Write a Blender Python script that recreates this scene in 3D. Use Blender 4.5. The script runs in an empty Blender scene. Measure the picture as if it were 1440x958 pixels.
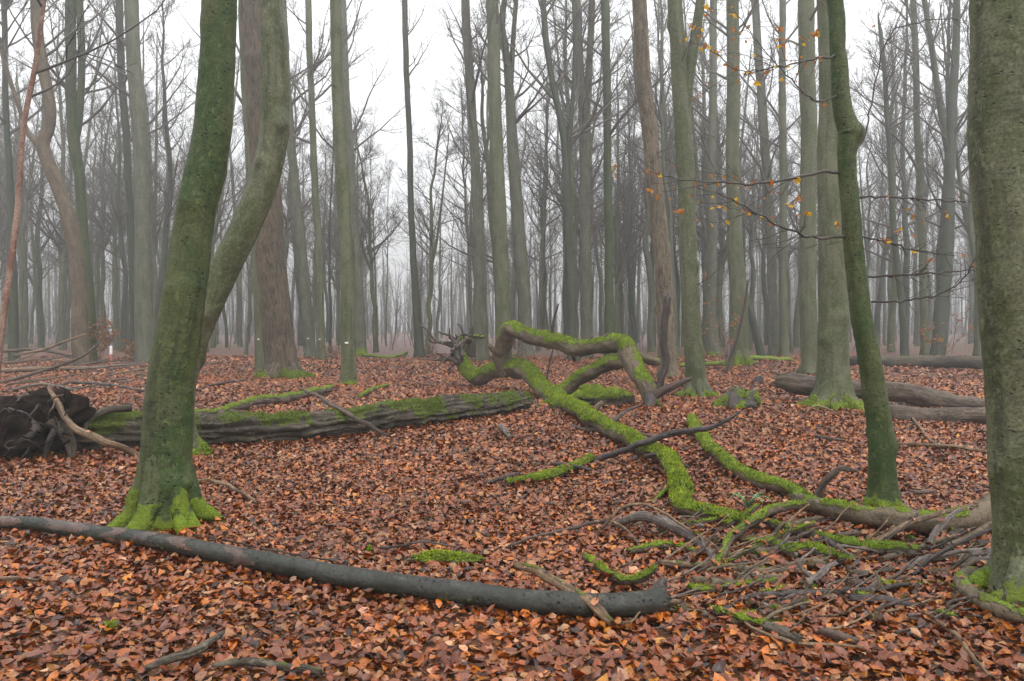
import bpy, math, random
import numpy as np
from mathutils import Vector

# ------------------------------------------------------------------ camera, sky, sun, exposure
F, CX, YH, CAMH = 1100.0, 720.0, 460.0, 1.6          # focal length and horizon in photo pixels, eye height in metres
scene = bpy.context.scene
COL = scene.collection
cam_d = bpy.data.cameras.new('camera'); cam = bpy.data.objects.new('camera', cam_d); COL.objects.link(cam)
cam.location = (0, 0, CAMH); cam.rotation_euler = (math.radians(90), 0, 0)
cam_d.sensor_width = 36; cam_d.lens = 36 * F / 1440; cam_d.shift_y = -(479 - YH) / 1440
cam_d.clip_start = 0.05; cam_d.clip_end = 2000
scene.camera = cam

SUN_EL, SUN_ROT = math.radians(48), math.radians(150)
world = bpy.data.worlds.new('World'); scene.world = world; world.use_nodes = True
wn, wl = world.node_tree.nodes, world.node_tree.links
wn.clear()
sky = wn.new('ShaderNodeTexSky'); sky.sky_type = 'NISHITA'; sky.sun_disc = False
sky.sun_elevation = SUN_EL; sky.sun_rotation = SUN_ROT; sky.air_density = 1.0; sky.dust_density = 4.0
hs = wn.new('ShaderNodeHueSaturation'); hs.inputs['Saturation'].default_value = 0.12
mx = wn.new('ShaderNodeMix'); mx.data_type = 'RGBA'; mx.inputs[0].default_value = 0.8      # closed cloud cover
tcw = wn.new('ShaderNodeTexCoord'); sxw = wn.new('ShaderNodeSeparateXYZ'); wl.new(tcw.outputs['Generated'], sxw.inputs[0])
mrw = wn.new('ShaderNodeMapRange'); mrw.inputs[1].default_value = 0; mrw.inputs[2].default_value = 1; mrw.inputs[3].default_value = 1 / 3; mrw.inputs[4].default_value = 1
wl.new(sxw.outputs[2], mrw.inputs[0])
ocw = wn.new('ShaderNodeVectorMath'); ocw.operation = 'SCALE'; ocw.inputs[0].default_value = (18.6, 18.9, 19.4); wl.new(mrw.outputs[0], ocw.inputs['Scale'])   # standard overcast: zenith three times the horizon
wl.new(ocw.outputs[0], mx.inputs[7])
bg = wn.new('ShaderNodeBackground'); bg.inputs['Strength'].default_value = 0.1
wo = wn.new('ShaderNodeOutputWorld')
wl.new(sky.outputs[0], hs.inputs['Color']); wl.new(hs.outputs[0], mx.inputs[6]); wl.new(mx.outputs[2], bg.inputs['Color'])
wl.new(bg.outputs[0], wo.inputs['Surface'])
sun_d = bpy.data.lights.new('sun', 'SUN'); sun_d.energy = 0.9; sun_d.angle = math.radians(40); sun_d.color = (1, 0.97, 0.93)
sun = bpy.data.objects.new('sun', sun_d); COL.objects.link(sun)
sun.rotation_euler = (math.pi / 2 - SUN_EL, 0, math.pi - SUN_ROT)
scene.view_settings.view_transform = 'Standard'; scene.view_settings.look = 'None'
scene.view_settings.gamma = 1; scene.view_settings.use_curve_mapping = False
scene.view_settings.exposure = 0.75
cy = scene.cycles
cy.use_denoising = True; cy.denoising_prefilter = 'NONE'
cy.max_bounces = 5; cy.diffuse_bounces = 3; cy.glossy_bounces = 2; cy.volume_bounces = 0; cy.sample_clamp_indirect = 4; cy.transparent_max_bounces = 4

rng = np.random.default_rng(7)
random.seed(7)

# ------------------------------------------------------------------ helpers: pixels, ground
def gz(x, y):
    x = np.asarray(x, float); y = np.asarray(y, float)
    a = 0.025 * np.sin(x * 0.9 + 1.3) * np.sin(y * 0.7 + 0.4) + 0.02 * np.sin(x * 0.37 + y * 0.51)
    far = np.clip((y - 12) / 25, 0, 1)
    return a * (1 + 3 * far)

def pt(px, py, d):
    return np.array([(px - CX) / F * d, d, CAMH - (py - YH) / F * d])

def dground(py):
    return CAMH * F / max(py - YH, 4)

# ------------------------------------------------------------------ helpers: meshes
def mesh_np(name, V, faces, attrs=None, smooth=True):
    """faces: list of int arrays (n,3)/(n,4)."""
    me = bpy.data.meshes.new(name)
    V = np.asarray(V, np.float32)
    faces = [np.asarray(f, np.int32) for f in faces if len(f)]
    me.vertices.add(len(V)); me.vertices.foreach_set('co', V.ravel())
    loops = np.concatenate([f.ravel() for f in faces])
    tot = np.concatenate([np.full(len(f), f.shape[1], np.int32) for f in faces])
    start = np.concatenate([[0], np.cumsum(tot)[:-1]]).astype(np.int32)
    me.loops.add(len(loops)); me.loops.foreach_set('vertex_index', loops)
    me.polygons.add(len(tot)); me.polygons.foreach_set('loop_start', start); me.polygons.foreach_set('loop_total', tot)
    me.polygons.foreach_set('use_smooth', np.full(len(tot), smooth, bool))
    for k, a in (attrs or {}).items():
        a = np.asarray(a, np.float32)
        if a.ndim == 1:
            at = me.attributes.new(k, 'FLOAT', 'POINT'); at.data.foreach_set('value', a)
        else:
            at = me.attributes.new(k, 'FLOAT_VECTOR', 'POINT'); at.data.foreach_set('vector', a.ravel())
    me.update(calc_edges=True)
    return me

def obj(name, me, mat, parent=None, loc=None):
    o = bpy.data.objects.new(name, me); COL.objects.link(o)
    if mat is not None and len(me.materials) == 0: me.materials.append(mat)
    if parent is not None: o.parent = parent
    if loc is not None: o.location = loc
    return o

def tag(o, label, cat, group=None, kind=None):
    if label: o['label'] = label
    if cat: o['category'] = cat
    if group: o['group'] = group
    if kind: o['kind'] = kind
    return o

def empty(name, loc, label, cat, group=None):
    e = bpy.data.objects.new(name, None); COL.objects.link(e); e.location = loc
    e.empty_display_size = 0.2
    return tag(e, label, cat, group)

def catmull(P, n):
    P = np.asarray(P, float)
    if len(P) == 2:
        t = np.linspace(0, 1, n)[:, None]; return P[0] * (1 - t) + P[1] * t
    Q = np.vstack([2 * P[0] - P[1], P, 2 * P[-1] - P[-2]])
    m = len(P) - 1
    seg = np.linalg.norm(np.diff(P[:, :3], axis=0), axis=1); cum = np.concatenate([[0], np.cumsum(seg)])
    s = np.linspace(0, cum[-1], n)
    i = np.clip(np.searchsorted(cum, s, side='right') - 1, 0, m - 1)
    t = ((s - cum[i]) / np.maximum(seg[i], 1e-9))[:, None]
    p0, p1, p2, p3 = Q[i], Q[i + 1], Q[i + 2], Q[i + 3]
    return 0.5 * ((2 * p1) + (-p0 + p2) * t + (2 * p0 - 5 * p1 + 4 * p2 - p3) * t ** 2 + (-p0 + 3 * p1 - 3 * p2 + p3) * t ** 3)

def norm(v):
    return v / np.maximum(np.linalg.norm(v, axis=-1, keepdims=True), 1e-9)

def wav(seed, a, s, freqs):
    r = np.random.default_rng(seed); out = 0
    for k, (fa, fs) in enumerate(freqs):
        out = out + np.sin(fa * a + fs * s * r.uniform(0.7, 1.3) + r.uniform(0, 6.28) + 1.5 * np.sin(fs * 0.37 * s + r.uniform(0, 6.28))) / (1 + 0.35 * k)
    return out / len(freqs)

def vnoise(p, seed):
    i = np.floor(p).astype(np.int64); f = p - i; f = f * f * (3 - 2 * f); out = 0
    for dx in (0, 1):
        for dy in (0, 1):
            for dz in (0, 1):
                h = (i[:, 0] + dx) * 73856093 ^ (i[:, 1] + dy) * 19349663 ^ (i[:, 2] + dz) * 83492791 ^ (seed * 2654435)
                h = (h ^ (h >> 13)) * 1274126177 & 0x7fffffff
                w = (f[:, 0] if dx else 1 - f[:, 0]) * (f[:, 1] if dy else 1 - f[:, 1]) * (f[:, 2] if dz else 1 - f[:, 2])
                out = out + w * ((h % 10007) / 5003.5 - 1)
    return out

def tube(P, R, seg=16, step=None, lump=0.06, ridge=0.0, seed=0, flare=0.0, flare_h=0.25, lobes=5,
         broken=(False, False), moss=None, maxr=400, jagk=1.1, kink=0.0, knobs=0.0, puff=0.0, rough=0.0):
    """Sweep one organic stem. P (k,3), R (k). Returns dict V, faces, N, bk, moss, cut."""
    PR = np.hstack([np.asarray(P, float), np.asarray(R, float)[:, None]])
    L = np.linalg.norm(np.diff(PR[:, :3], axis=0), axis=1).sum()
    step = step or max(0.5 * float(np.mean(R)), 0.02)
    n = int(np.clip(L / step, 6, maxr))
    C = catmull(PR, n); P, R = C[:, :3], np.maximum(C[:, 3], 0.002)
    if kink:
        s0 = np.concatenate([[0], np.cumsum(np.linalg.norm(np.diff(P, axis=0), axis=1))]); rk = np.random.default_rng(seed + 1234); m0 = float(np.mean(R))
        w0 = np.clip(np.minimum(s0, s0[-1] - s0) / (4 * m0), 0, 1)
        for wl_ in (3.2, 6.0, 13.0):
            P = P + (kink * m0 * (wl_ / 6) ** 0.7 * w0)[:, None] * np.stack([np.interp(s0 / (m0 * wl_), np.arange(int(s0[-1] / (m0 * wl_)) + 3), rk.normal(0, 1, int(s0[-1] / (m0 * wl_)) + 3)) for _ in range(3)], 1)
    T = norm(np.gradient(P, axis=0)); s = np.concatenate([[0], np.cumsum(np.linalg.norm(np.diff(P, axis=0), axis=1))])
    ref = np.array([1.0, 0, 0]) if abs(T[0][0]) < 0.8 else np.array([0, 0, 1.0])
    A = np.zeros((n, 3)); A[0] = norm(np.cross(T[0], ref))
    for i in range(1, n):
        v = A[i - 1] - T[i] * np.dot(A[i - 1], T[i]); A[i] = norm(v)
    B = np.cross(T, A)
    th = np.linspace(0, 2 * np.pi, seg, endpoint=False)
    a, ss = np.meshgrid(th, s); rr = R[:, None] * np.ones_like(a)
    mr = float(np.mean(R))
    rr = rr * (1 + lump * wav(seed, a, ss, [(1, 1.2 / mr * .1), (2, 2.1 / mr * .1), (3, 5 / mr * .1), (1, 9 / mr * .1), (4, 14 / mr * .1)]))
    if knobs:
        rk = np.random.default_rng(seed + 77); 
        for _ in range(int(min(knobs * s[-1] / mr, 60))):
            c0, s0, a0 = rk.uniform(0, 6.28), rk.uniform(0, s[-1]), rk.uniform(-0.16, 0.34)
            rr = rr * (1 + a0 * np.exp(-(np.angle(np.exp(1j * (a - c0))) / rk.uniform(0.35, 0.8)) ** 2 - ((ss - s0) / (mr * rk.uniform(0.5, 1.2))) ** 2))
    if ridge:
        rr = rr * (1 + ridge * wav(seed + 5, a, ss, [(9, 1.1), (13, 1.7), (17, 2.3), (6, 3.1)]))
    if rough:
        q3 = np.stack([np.cos(a) * mr, np.sin(a) * mr, ss * 0.45], -1).reshape(-1, 3) / mr
        rr = rr * (1 + rough * (vnoise(q3 * 1.7, seed + 1) * 0.8 + vnoise(q3 * 4.1, seed + 2) * 0.6 + vnoise(q3 * 9.0, seed + 3) * 0.4).reshape(rr.shape))
    if flare:
        h = P[:, 2] - P[:, 2].min() - 0.15
        r_ = np.random.default_rng(seed + 9); lob = np.zeros_like(a)
        for k in range(lobes):
            c = 2 * np.pi * (k + r_.uniform(-.25, .25)) / lobes; da = np.angle(np.exp(1j * (a - c)))
            lob = np.maximum(lob, np.exp(-(da / 0.26) ** 2) * r_.uniform(0.5, 1.25))
        ex = np.exp(-np.maximum(h - 0.05, 0) / flare_h)[:, None]
        rr = rr * (1 + flare * ex * 0.25 + flare * ex ** 1.6 * lob)
    dirs = np.cos(a)[..., None] * A[:, None] + np.sin(a)[..., None] * B[:, None]
    V = P[:, None] + dirs * rr[..., None]
    cut = np.zeros((n, seg))
    r2 = np.random.default_rng(seed + 3)
    for end, flag in ((0, broken[0]), (n - 1, broken[1])):
        if flag:
            sg = -1 if end == 0 else 1
            jag = r2.uniform(-0.2, 1.0, seg) * R[end] * jagk
            V[end] += T[end] * (sg * jag)[:, None]
            cut[end] = 0.4
    idx = np.arange(n * seg).reshape(n, seg)
    q = np.stack([idx[:-1], np.roll(idx, -1, 1)[:-1], np.roll(idx, -1, 1)[1:], idx[1:]], -1).reshape(-1, 4)
    bk = np.stack([np.cos(a) * R[:, None], np.sin(a) * R[:, None], ss], -1).reshape(-1, 3)
    V = V.reshape(-1, 3); N = dirs.reshape(-1, 3); cut = cut.ravel(); tris = []
    extraV, extraB, extraC = [], [], []
    for end, flag in ((0, broken[0]), (n - 1, broken[1])):
        sg = -1 if end == 0 else 1
        c = P[end] + T[end] * sg * (-0.7 * R[end] if flag else 0.25 * R[end])
        ci = n * seg + len(extraV); extraV.append(c); extraB.append([0, 0, s[end]]); extraC.append(1.0 if flag else 0.0)
        ring = idx[end]; nx = np.roll(ring, -1)
        tris.append(np.stack([nx, ring, np.full(seg, ci)], 1) if end == 0 else np.stack([ring, nx, np.full(seg, ci)], 1))
    V = np.vstack([V, extraV]); bk = np.vstack([bk, extraB]); cut = np.concatenate([cut, extraC])
    N = np.vstack([N, -T[0], T[-1]])
    mo = moss(V, N, np.concatenate([ss.ravel(), [0, s[-1]]])) if moss else np.zeros(len(V))
    mo = np.clip(mo, 0, 1)
    if puff:
        pn = wav(seed + 400, np.concatenate([a.ravel(), [0, 0]]) * 2, np.concatenate([ss.ravel(), [0, 0]]), [(1, 14), (2, 23), (1.5, 37), (0.5, 9)])
        V = V + N * (np.clip((mo - 0.45) / 0.3, 0, 1) * puff * (1 + 0.9 * pn))[:, None]
    return dict(V=V, q=q, t=np.vstack(tris), N=N, bk=bk, cut=cut, moss=mo)

def join(parts):
    o = 0; V, q, t, bk, cut, mo, N = [], [], [], [], [], [], []
    for p in parts:
        V.append(p['V']); q.append(p['q'] + o); t.append(p['t'] + o); bk.append(p['bk']); cut.append(p['cut']); mo.append(p['moss']); N.append(p['N'])
        o += len(p['V'])
    return dict(V=np.vstack(V), q=np.vstack(q), t=np.vstack(t), bk=np.vstack(bk), cut=np.concatenate(cut), moss=np.concatenate(mo), N=np.vstack(N))

def tube_mesh(name, d, origin):
    return mesh_np(name, d['V'] - np.asarray(origin), [d['q'], d['t']], dict(bk=d['bk'], cut=d['cut'], moss=d['moss']))

def top_moss(th=0.1, amt=1.0, seed=0, scale=3.0, bias=0.0, slope=1.6):
    def f(V, N, s):
        w = vnoise(V * scale * 1.1, seed + 31) * 0.62 + vnoise(V * scale * 3.3, seed + 32) * 0.42 + vnoise(V * scale * 9, seed + 33) * 0.25
        return np.clip((N[:, 2] - th) * slope + 0.55 + bias + w, 0, 1) * amt
    return f

def base_moss(z0, h=0.25, amt=1.0, seed=0):
    def f(V, N, s):
        w = wav(seed + 17, V[:, 0] * 9, V[:, 1] * 9 + V[:, 2] * 6, [(1, 1), (1.7, 2.3), (3.1, 1.3)])
        return np.clip(1.25 * np.exp(-np.maximum(V[:, 2] - z0, 0) / h) + 0.35 * w - 0.12, 0, 1) * amt
    return f

def moss_tufts(name, d, origin, mat, parent, dens=9000, ln=(0.010, 0.024), th=0.55, seed=0, limit=60000):
    """Short upright moss blades standing on the mossy faces of a stem: uncountable, one mesh."""
    r = np.random.default_rng(seed + 77)
    V, q, N, mo = d['V'], d['q'], d['N'], d['moss']
    a, b, c = V[q[:, 0]], V[q[:, 1]], V[q[:, 3]]
    area = np.linalg.norm(np.cross(b - a, c - a), axis=1)
    m = mo[q].mean(1); nz = N[q].mean(1)
    wgt = area * np.clip((m - th) / 0.3, 0, 1)
    if wgt.sum() <= 0: return None
    n = int(min(wgt.sum() * dens, limit))
    if n < 20: return None
    fi = r.choice(len(q), n, p=wgt / wgt.sum())
    u, v = r.random((2, n, 1))
    p = a[fi] + (b[fi] - a[fi]) * u + (c[fi] - a[fi]) * v
    nn = norm(nz[fi] + r.normal(0, 0.45, (n, 3)) + np.array([0, 0, 0.35]))
    l = r.uniform(ln[0], ln[1], (n, 1)); side = norm(np.cross(nn, r.normal(0, 1, (n, 3)))) * l * 0.28
    W = np.stack([p - side - nn * 0.003, p + side - nn * 0.003, p + nn * l], 1).reshape(-1, 3)
    rn = np.repeat(r.random(n), 3)
    me = mesh_np(name, W - np.asarray(origin), [np.arange(3 * n).reshape(n, 3)], dict(rnd=rn), smooth=False)
    o = obj('moss', me, mat, parent); o['kind'] = 'stuff'
    return o

def batch_tube(P, R, m):
    """Many thin stems at once: P (n,K,3), R (n,K)."""
    n, K, _ = P.shape
    T = norm(np.gradient(P, axis=1)) if K > 2 else norm(np.repeat((P[:, 1:] - P[:, :1]), 2, 1))
    ref = np.where(np.abs(T[:, :1, 2:3]) < 0.8, np.array([0, 0, 1.0]), np.array([1.0, 0, 0]))
    A = norm(np.cross(T, np.broadcast_to(ref, T.shape))); B = np.cross(T, A)
    th = np.linspace(0, 2 * np.pi, m, endpoint=False)
    ring = np.cos(th)[:, None] * A[:, :, None] + np.sin(th)[:, None] * B[:, :, None]
    V = P[:, :, None] + ring * R[:, :, None, None]
    idx = np.arange(n * K * m).reshape(n, K, m)
    q = np.stack([idx[:, :-1], np.roll(idx, -1, 2)[:, :-1], np.roll(idx, -1, 2)[:, 1:], idx[:, 1:]], -1).reshape(-1, 4)
    s = np.cumsum(np.concatenate([np.zeros((n, 1)), np.linalg.norm(np.diff(P, axis=1), axis=2)], 1), 1)
    bk = np.stack(np.broadcast_arrays(np.cos(th) * R[..., None], np.sin(th) * R[..., None], s[..., None]), -1).reshape(-1, 3)
    return V.reshape(-1, 3), q, bk

def grow(r, st, dr, ln, r0, r1, K, bend=0.25, wob=0.12):
    n = len(st); P = np.zeros((n, K, 3)); P[:, 0] = st; d = norm(dr)
    stp = (ln / (K - 1))[:, None]
    for k in range(1, K):
        d = norm(d + np.array([0, 0, bend / (K - 1)]) + r.normal(0, wob, (n, 3)))
        P[:, k] = P[:, k - 1] + d * stp
    t = np.linspace(0, 1, K)
    return P, r0[:, None] * (1 - t) + r1[:, None] * t

def offspring(r, P, R, c, tmin, ang, lenf, rf):
    n, K, _ = P.shape
    t = r.uniform(tmin, 1.0, (n, c)) * (K - 1); i = np.clip(t.astype(int), 0, K - 2); f = (t - i)[..., None]
    ar = np.arange(n)[:, None]
    st = P[ar, i] * (1 - f) + P[ar, i + 1] * f; tg = norm(P[ar, i + 1] - P[ar, i])
    rad = R[ar, i] * (1 - f[..., 0]) + R[ar, i + 1] * f[..., 0]
    L = np.linalg.norm(P[:, -1] - P[:, 0], axis=1)[:, None]
    pr = norm(np.cross(tg, r.normal(0, 1, (n, c, 3))))
    an = r.uniform(ang[0], ang[1], (n, c, 1))
    dr = tg * np.cos(an) + pr * np.sin(an)
    ln = L * lenf * (1.15 - 0.6 * t / (K - 1)) * r.uniform(0.6, 1.3, (n, c))
    return st.reshape(-1, 3), dr.reshape(-1, 3), ln.ravel(), np.minimum(rad * 0.7, rf).ravel()

def crown(r, P, R, clear, nl=20, c1=6, c2=5, c3=2, spread=1.0, zbase=0.0):
    """Bare limbs, branches and twigs growing from a trunk path. Returns V, q, bk."""
    H = P[-1, 2] - zbase; out = []
    h = clear + (H * 0.985 - clear) * r.random(nl) ** 0.85
    z = P[:, 2] - zbase
    st = np.stack([np.interp(h, z, P[:, k]) for k in range(3)], 1); rr = np.interp(h, z, R)
    az = r.uniform(0, 6.28, nl); u = (h - clear) / max(H - clear, 1)
    el = np.radians(r.uniform(18, 48, nl) + 25 * u)
    dr = np.stack([np.cos(az) * np.cos(el), np.sin(az) * np.cos(el), np.sin(el)], 1)
    ln = (0.30 * (H - h) + 1.3) * r.uniform(0.7, 1.25, nl) * spread
    LP, LR = grow(r, st, dr, ln, np.minimum(rr * 0.55, 0.012 * ln + 0.012), np.full(nl, 0.008), 7, 0.55, 0.11)
    out.append(batch_tube(LP, LR, 5))
    s1 = offspring(r, LP, LR, c1, 0.2, (0.45, 0.95), 0.42, 0.022)
    BP, BR = grow(r, *s1[:3], s1[3], np.full(len(s1[3]), 0.005), 5, 0.35, 0.14)
    out.append(batch_tube(BP, BR, 3))
    s2 = offspring(r, BP, BR, c2, 0.2, (0.4, 0.9), 0.5, 0.009)
    TP, TR = grow(r, *s2[:3], s2[3], np.full(len(s2[3]), 0.0045), 3, 0.2, 0.18)
    out.append(batch_tube(TP, TR, 3))
    if c3:
        s3 = offspring(r, TP, TR, c3, 0.25, (0.4, 0.9), 0.6, 0.006)
        UP, UR = grow(r, *s3[:3], s3[3], np.full(len(s3[3]), 0.004), 2, 0.1, 0.15)
        out.append(batch_tube(UP, UR, 3))
    o = 0; V, q, bk = [], [], []
    for v, f, b in out:
        V.append(v); q.append(f + o); bk.append(b); o += len(v)
    return np.vstack(V), np.vstack(q), np.vstack(bk)

# ------------------------------------------------------------------ materials
def new_mat(name):
    m = bpy.data.materials.new(name); m.use_nodes = True
    nt = m.node_tree; nt.nodes.clear()
    out = nt.nodes.new('ShaderNodeOutputMaterial'); b = nt.nodes.new('ShaderNodeBsdfPrincipled')
    nt.links.new(b.outputs[0], out.inputs['Surface'])
    return m, nt, b

class NT:
    def __init__(s, nt): s.nt = nt
    def n(s, t, **kw):
        x = s.nt.nodes.new(t)
        for k, v in kw.items(): setattr(x, k, v)
        return x
    def l(s, a, b): s.nt.links.new(a, b)
    def attr(s, name, out): x = s.n('ShaderNodeAttribute', attribute_name=name); return x.outputs[out]
    def scale(s, vec, sc):
        x = s.n('ShaderNodeMapping'); x.inputs['Scale'].default_value = sc; s.l(vec, x.inputs['Vector']); return x.outputs[0]
    def noise(s, vec, sc, det=3, rough=0.55):
        x = s.n('ShaderNodeTexNoise'); x.inputs['Scale'].default_value = sc; x.inputs['Detail'].default_value = det
        x.inputs['Roughness'].default_value = rough
        s.l(vec, x.inputs['Vector']); return x.outputs['Fac']
    def ramp(s, v, a, b, lo=0.0, hi=1.0):
        x = s.n('ShaderNodeMapRange'); x.interpolation_type = 'SMOOTHSTEP'
        x.inputs[1].default_value = a; x.inputs[2].default_value = b; x.inputs[3].default_value = lo; x.inputs[4].default_value = hi
        s.l(v, x.inputs[0]); return x.outputs[0]
    def mix(s, f, a, b, blend='MIX'):
        x = s.n('ShaderNodeMix', data_type='RGBA', blend_type=blend)
        for i, v in ((0, f), (6, a), (7, b)):
            if isinstance(v, (int, float)): x.inputs[i].default_value = v
            elif isinstance(v, tuple): x.inputs[i].default_value = (*v, 1)
            else: s.l(v, x.inputs[i])
        return x.outputs[2]
    def math(s, op, a, b):
        x = s.n('ShaderNodeMath', operation=op)
        for i, v in ((0, a), (1, b)):
            if isinstance(v, (int, float)): x.inputs[i].default_value = v
            else: s.l(v, x.inputs[i])
        return x.outputs[0]
    def bump(s, h, strength, dist, bsdf):
        x = s.n('ShaderNodeBump'); x.inputs['Strength'].default_value = strength; x.inputs['Distance'].default_value = dist
        s.l(h, x.inputs['Height']); s.l(x.outputs[0], bsdf.inputs['Normal'])

MOSS_A, MOSS_B = (0.21, 0.29, 0.016), (0.09, 0.15, 0.008)

def bark(name, c1, c2, dark, style='beech', rough=0.7, cutcol=(0.30, 0.19, 0.09), spots=0.5, mossc=(MOSS_A, MOSS_B)):
    m, nt, b = new_mat(name); t = NT(nt)
    bk = t.attr('bk', 'Vector'); geo = t.n('ShaderNodeNewGeometry')
    oi = t.n('ShaderNodeObjectInfo')
    add = t.n('ShaderNodeVectorMath', operation='ADD'); t.l(bk, add.inputs[0])
    cmb = t.n('ShaderNodeCombineXYZ'); t.l(t.math('MULTIPLY', oi.outputs['Random'], 40.0), cmb.inputs[2]); t.l(cmb.outputs[0], add.inputs[1])
    v = add.outputs[0]
    big = t.noise(t.scale(v, (1.6, 1.6, 0.7)), 2.2, 4)
    col = t.mix(t.ramp(big, 0.42, 0.58), c1, c2)
    fine = t.noise(v, 55, 4, 0.75)
    med = t.noise(v, 14, 4, 0.65)
    if style == 'beech':
        stk = t.noise(t.scale(v, (5, 5, 38)), 1.0, 4, 0.6)
        col = t.mix(t.math('MULTIPLY', t.ramp(stk, 0.50, 0.64, 0, 0.6), t.ramp(t.noise(v, 3.5, 2), 0.45, 0.62)), col, dark)
        drip = t.noise(t.scale(v, (11, 11, 0.55)), 1.0, 3, 0.6)
        col = t.mix(t.ramp(drip, 0.50, 0.66, 0, 0.55), col, tuple(0.8 * x for x in dark))
        col = t.mix(t.ramp(med, 0.42, 0.68, 0, 0.45), col, tuple(min(1, 1.35 * x) for x in c1))
        vo = t.n('ShaderNodeTexVoronoi'); vo.inputs['Scale'].default_value = 1.0; t.l(t.scale(v, (24, 24, 34)), vo.inputs['Vector'])
        sp = t.math('MULTIPLY', t.ramp(vo.outputs['Distance'], 0.12, 0.30, 1, 0), t.ramp(t.noise(v, 9, 2), 0.48, 0.60))
        col = t.mix(t.math('MULTIPLY', sp, spots), col, tuple(0.25 * x for x in dark))
        hgt = t.math('ADD', t.math('MULTIPLY', stk, 0.22), t.math('ADD', t.math('MULTIPLY', med, 0.6), t.math('MULTIPLY', sp, -0.5)))
        bs, bd = 0.9, 0.018
    elif style == 'oak':
        rid = t.noise(t.scale(v, (16, 16, 3.0)), 1.0, 4, 0.7)
        col = t.mix(t.ramp(rid, 0.35, 0.58, 1, 0), col, dark)
        hgt = t.math('ADD', rid, t.math('MULTIPLY', fine, 0.2)); bs, bd = 1.0, 0.05
    else:                                                    # dead or weathered wood, grain along the stem
        gr = t.noise(t.scale(v, (55, 55, 2.5)), 1.0, 4, 0.65)
        col = t.mix(t.ramp(gr, 0.42, 0.64), col, dark)
        col = t.mix(t.ramp(med, 0.5, 0.75, 0, 0.5), col, tuple(0.5 * x for x in dark))
        hgt = t.math('ADD', gr, t.math('MULTIPLY', med, 0.8)); bs, bd = 1.0, 0.02
    col = t.mix(t.ramp(fine, 0.44, 0.62, 0.0, 0.55), col, tuple(0.6 * x for x in dark))
    col = t.mix(t.ramp(t.noise(t.scale(v, (1, 1, 0.6)), 26, 3, 0.7), 0.56, 0.68, 0, 0.5), col, tuple(min(1, 1.7 * x + 0.01) for x in c1))
    cut = t.attr('cut', 'Fac')
    cg = t.noise(t.scale(geo.outputs['Position'], (40, 40, 40)), 1.0, 3)
    col = t.mix(t.ramp(cut, 0.25, 0.8), col, t.mix(t.ramp(cg, 0.35, 0.65), tuple(0.35 * x for x in cutcol), cutcol))
    mo = t.attr('moss', 'Fac')
    mf = t.ramp(t.math('ADD', mo, t.math('MULTIPLY', t.math('SUBTRACT', med, 0.5), 0.9)), 0.42, 0.62)
    mcol = t.mix(t.ramp(fine, 0.35, 0.7), mossc[1], mossc[0])
    mcol = t.mix(t.ramp(t.noise(geo.outputs['Position'], 5, 3), 0.4, 0.65, 0, 0.6), mcol, (0.11, 0.13, 0.02))
    col = t.mix(mf, col, mcol)
    t.l(col, b.inputs['Base Color'])
    t.l(t.ramp(mf, 0, 1, rough, 0.95), b.inputs['Roughness'])
    b.inputs['Specular IOR Level'].default_value = 0.4
    t.bump(t.math('ADD', hgt, t.math('MULTIPLY', mf, t.math('MULTIPLY', fine, 1.6))), bs, bd, b)
    return m

M = {}
M['beech'] = bark('beech_bark', (0.115, 0.120, 0.064), (0.060, 0.076, 0.021), (0.021, 0.023, 0.011))
M['beech_grey'] = bark('grey_beech_bark', (0.128, 0.130, 0.090), (0.076, 0.084, 0.042), (0.034, 0.034, 0.022), spots=0.4)
M['beech_green'] = bark('green_beech_bark', (0.060, 0.074, 0.020), (0.022, 0.052, 0.003), (0.007, 0.010, 0.003), spots=1.0)
M['beech_dark'] = bark('dark_beech_bark', (0.054, 0.060, 0.038), (0.026, 0.044, 0.008), (0.010, 0.012, 0.008))
M['oak'] = bark('oak_bark', (0.145, 0.105, 0.068), (0.10, 0.08, 0.05), (0.028, 0.020, 0.014), 'oak', 0.85)
M['oak_pale'] = bark('pale_oak_bark', (0.21, 0.165, 0.11), (0.15, 0.12, 0.078), (0.05, 0.038, 0.026), 'oak', 0.85)
M['pole'] = bark('wet_pole_bark', (0.036, 0.036, 0.028), (0.018, 0.021, 0.013), (0.007, 0.007, 0.006), 'beech', 0.55)
M['pole_peel'] = bark('peeling_pole_bark', (0.11, 0.066, 0.05), (0.05, 0.038, 0.030), (0.025, 0.022, 0.022), 'beech', 0.42)
M['limb'] = bark('old_limb_bark', (0.14, 0.105, 0.065), (0.075, 0.058, 0.034), (0.04, 0.03, 0.022), 'beech', 0.8, spots=0.7)
M['brown_log'] = bark('weathered_brown_log', (0.175, 0.128, 0.09), (0.10, 0.072, 0.05), (0.04, 0.028, 0.022), 'wood', 0.7)
M['rotten_log'] = bark('rotten_mossy_log', (0.13, 0.105, 0.075), (0.055, 0.043, 0.028), (0.028, 0.022, 0.016), 'wood', 0.85, mossc=((0.11, 0.15, 0.014), (0.05, 0.075, 0.008)))
M['rotten'] = bark('rotten_wood', (0.13, 0.105, 0.075), (0.055, 0.043, 0.028), (0.028, 0.022, 0.016), 'wood', 0.85)
M['greywood'] = bark('weathered_grey_wood', (0.20, 0.165, 0.14), (0.13, 0.10, 0.085), (0.06, 0.045, 0.038), 'wood', 0.6)
M['tan'] = bark('tan_dead_wood', (0.27, 0.175, 0.095), (0.17, 0.105, 0.055), (0.075, 0.045, 0.026), 'wood', 0.55)
M['dark'] = bark('dark_wet_wood', (0.075, 0.055, 0.048), (0.045, 0.035, 0.032), (0.02, 0.015, 0.014), 'wood', 0.45)
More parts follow.
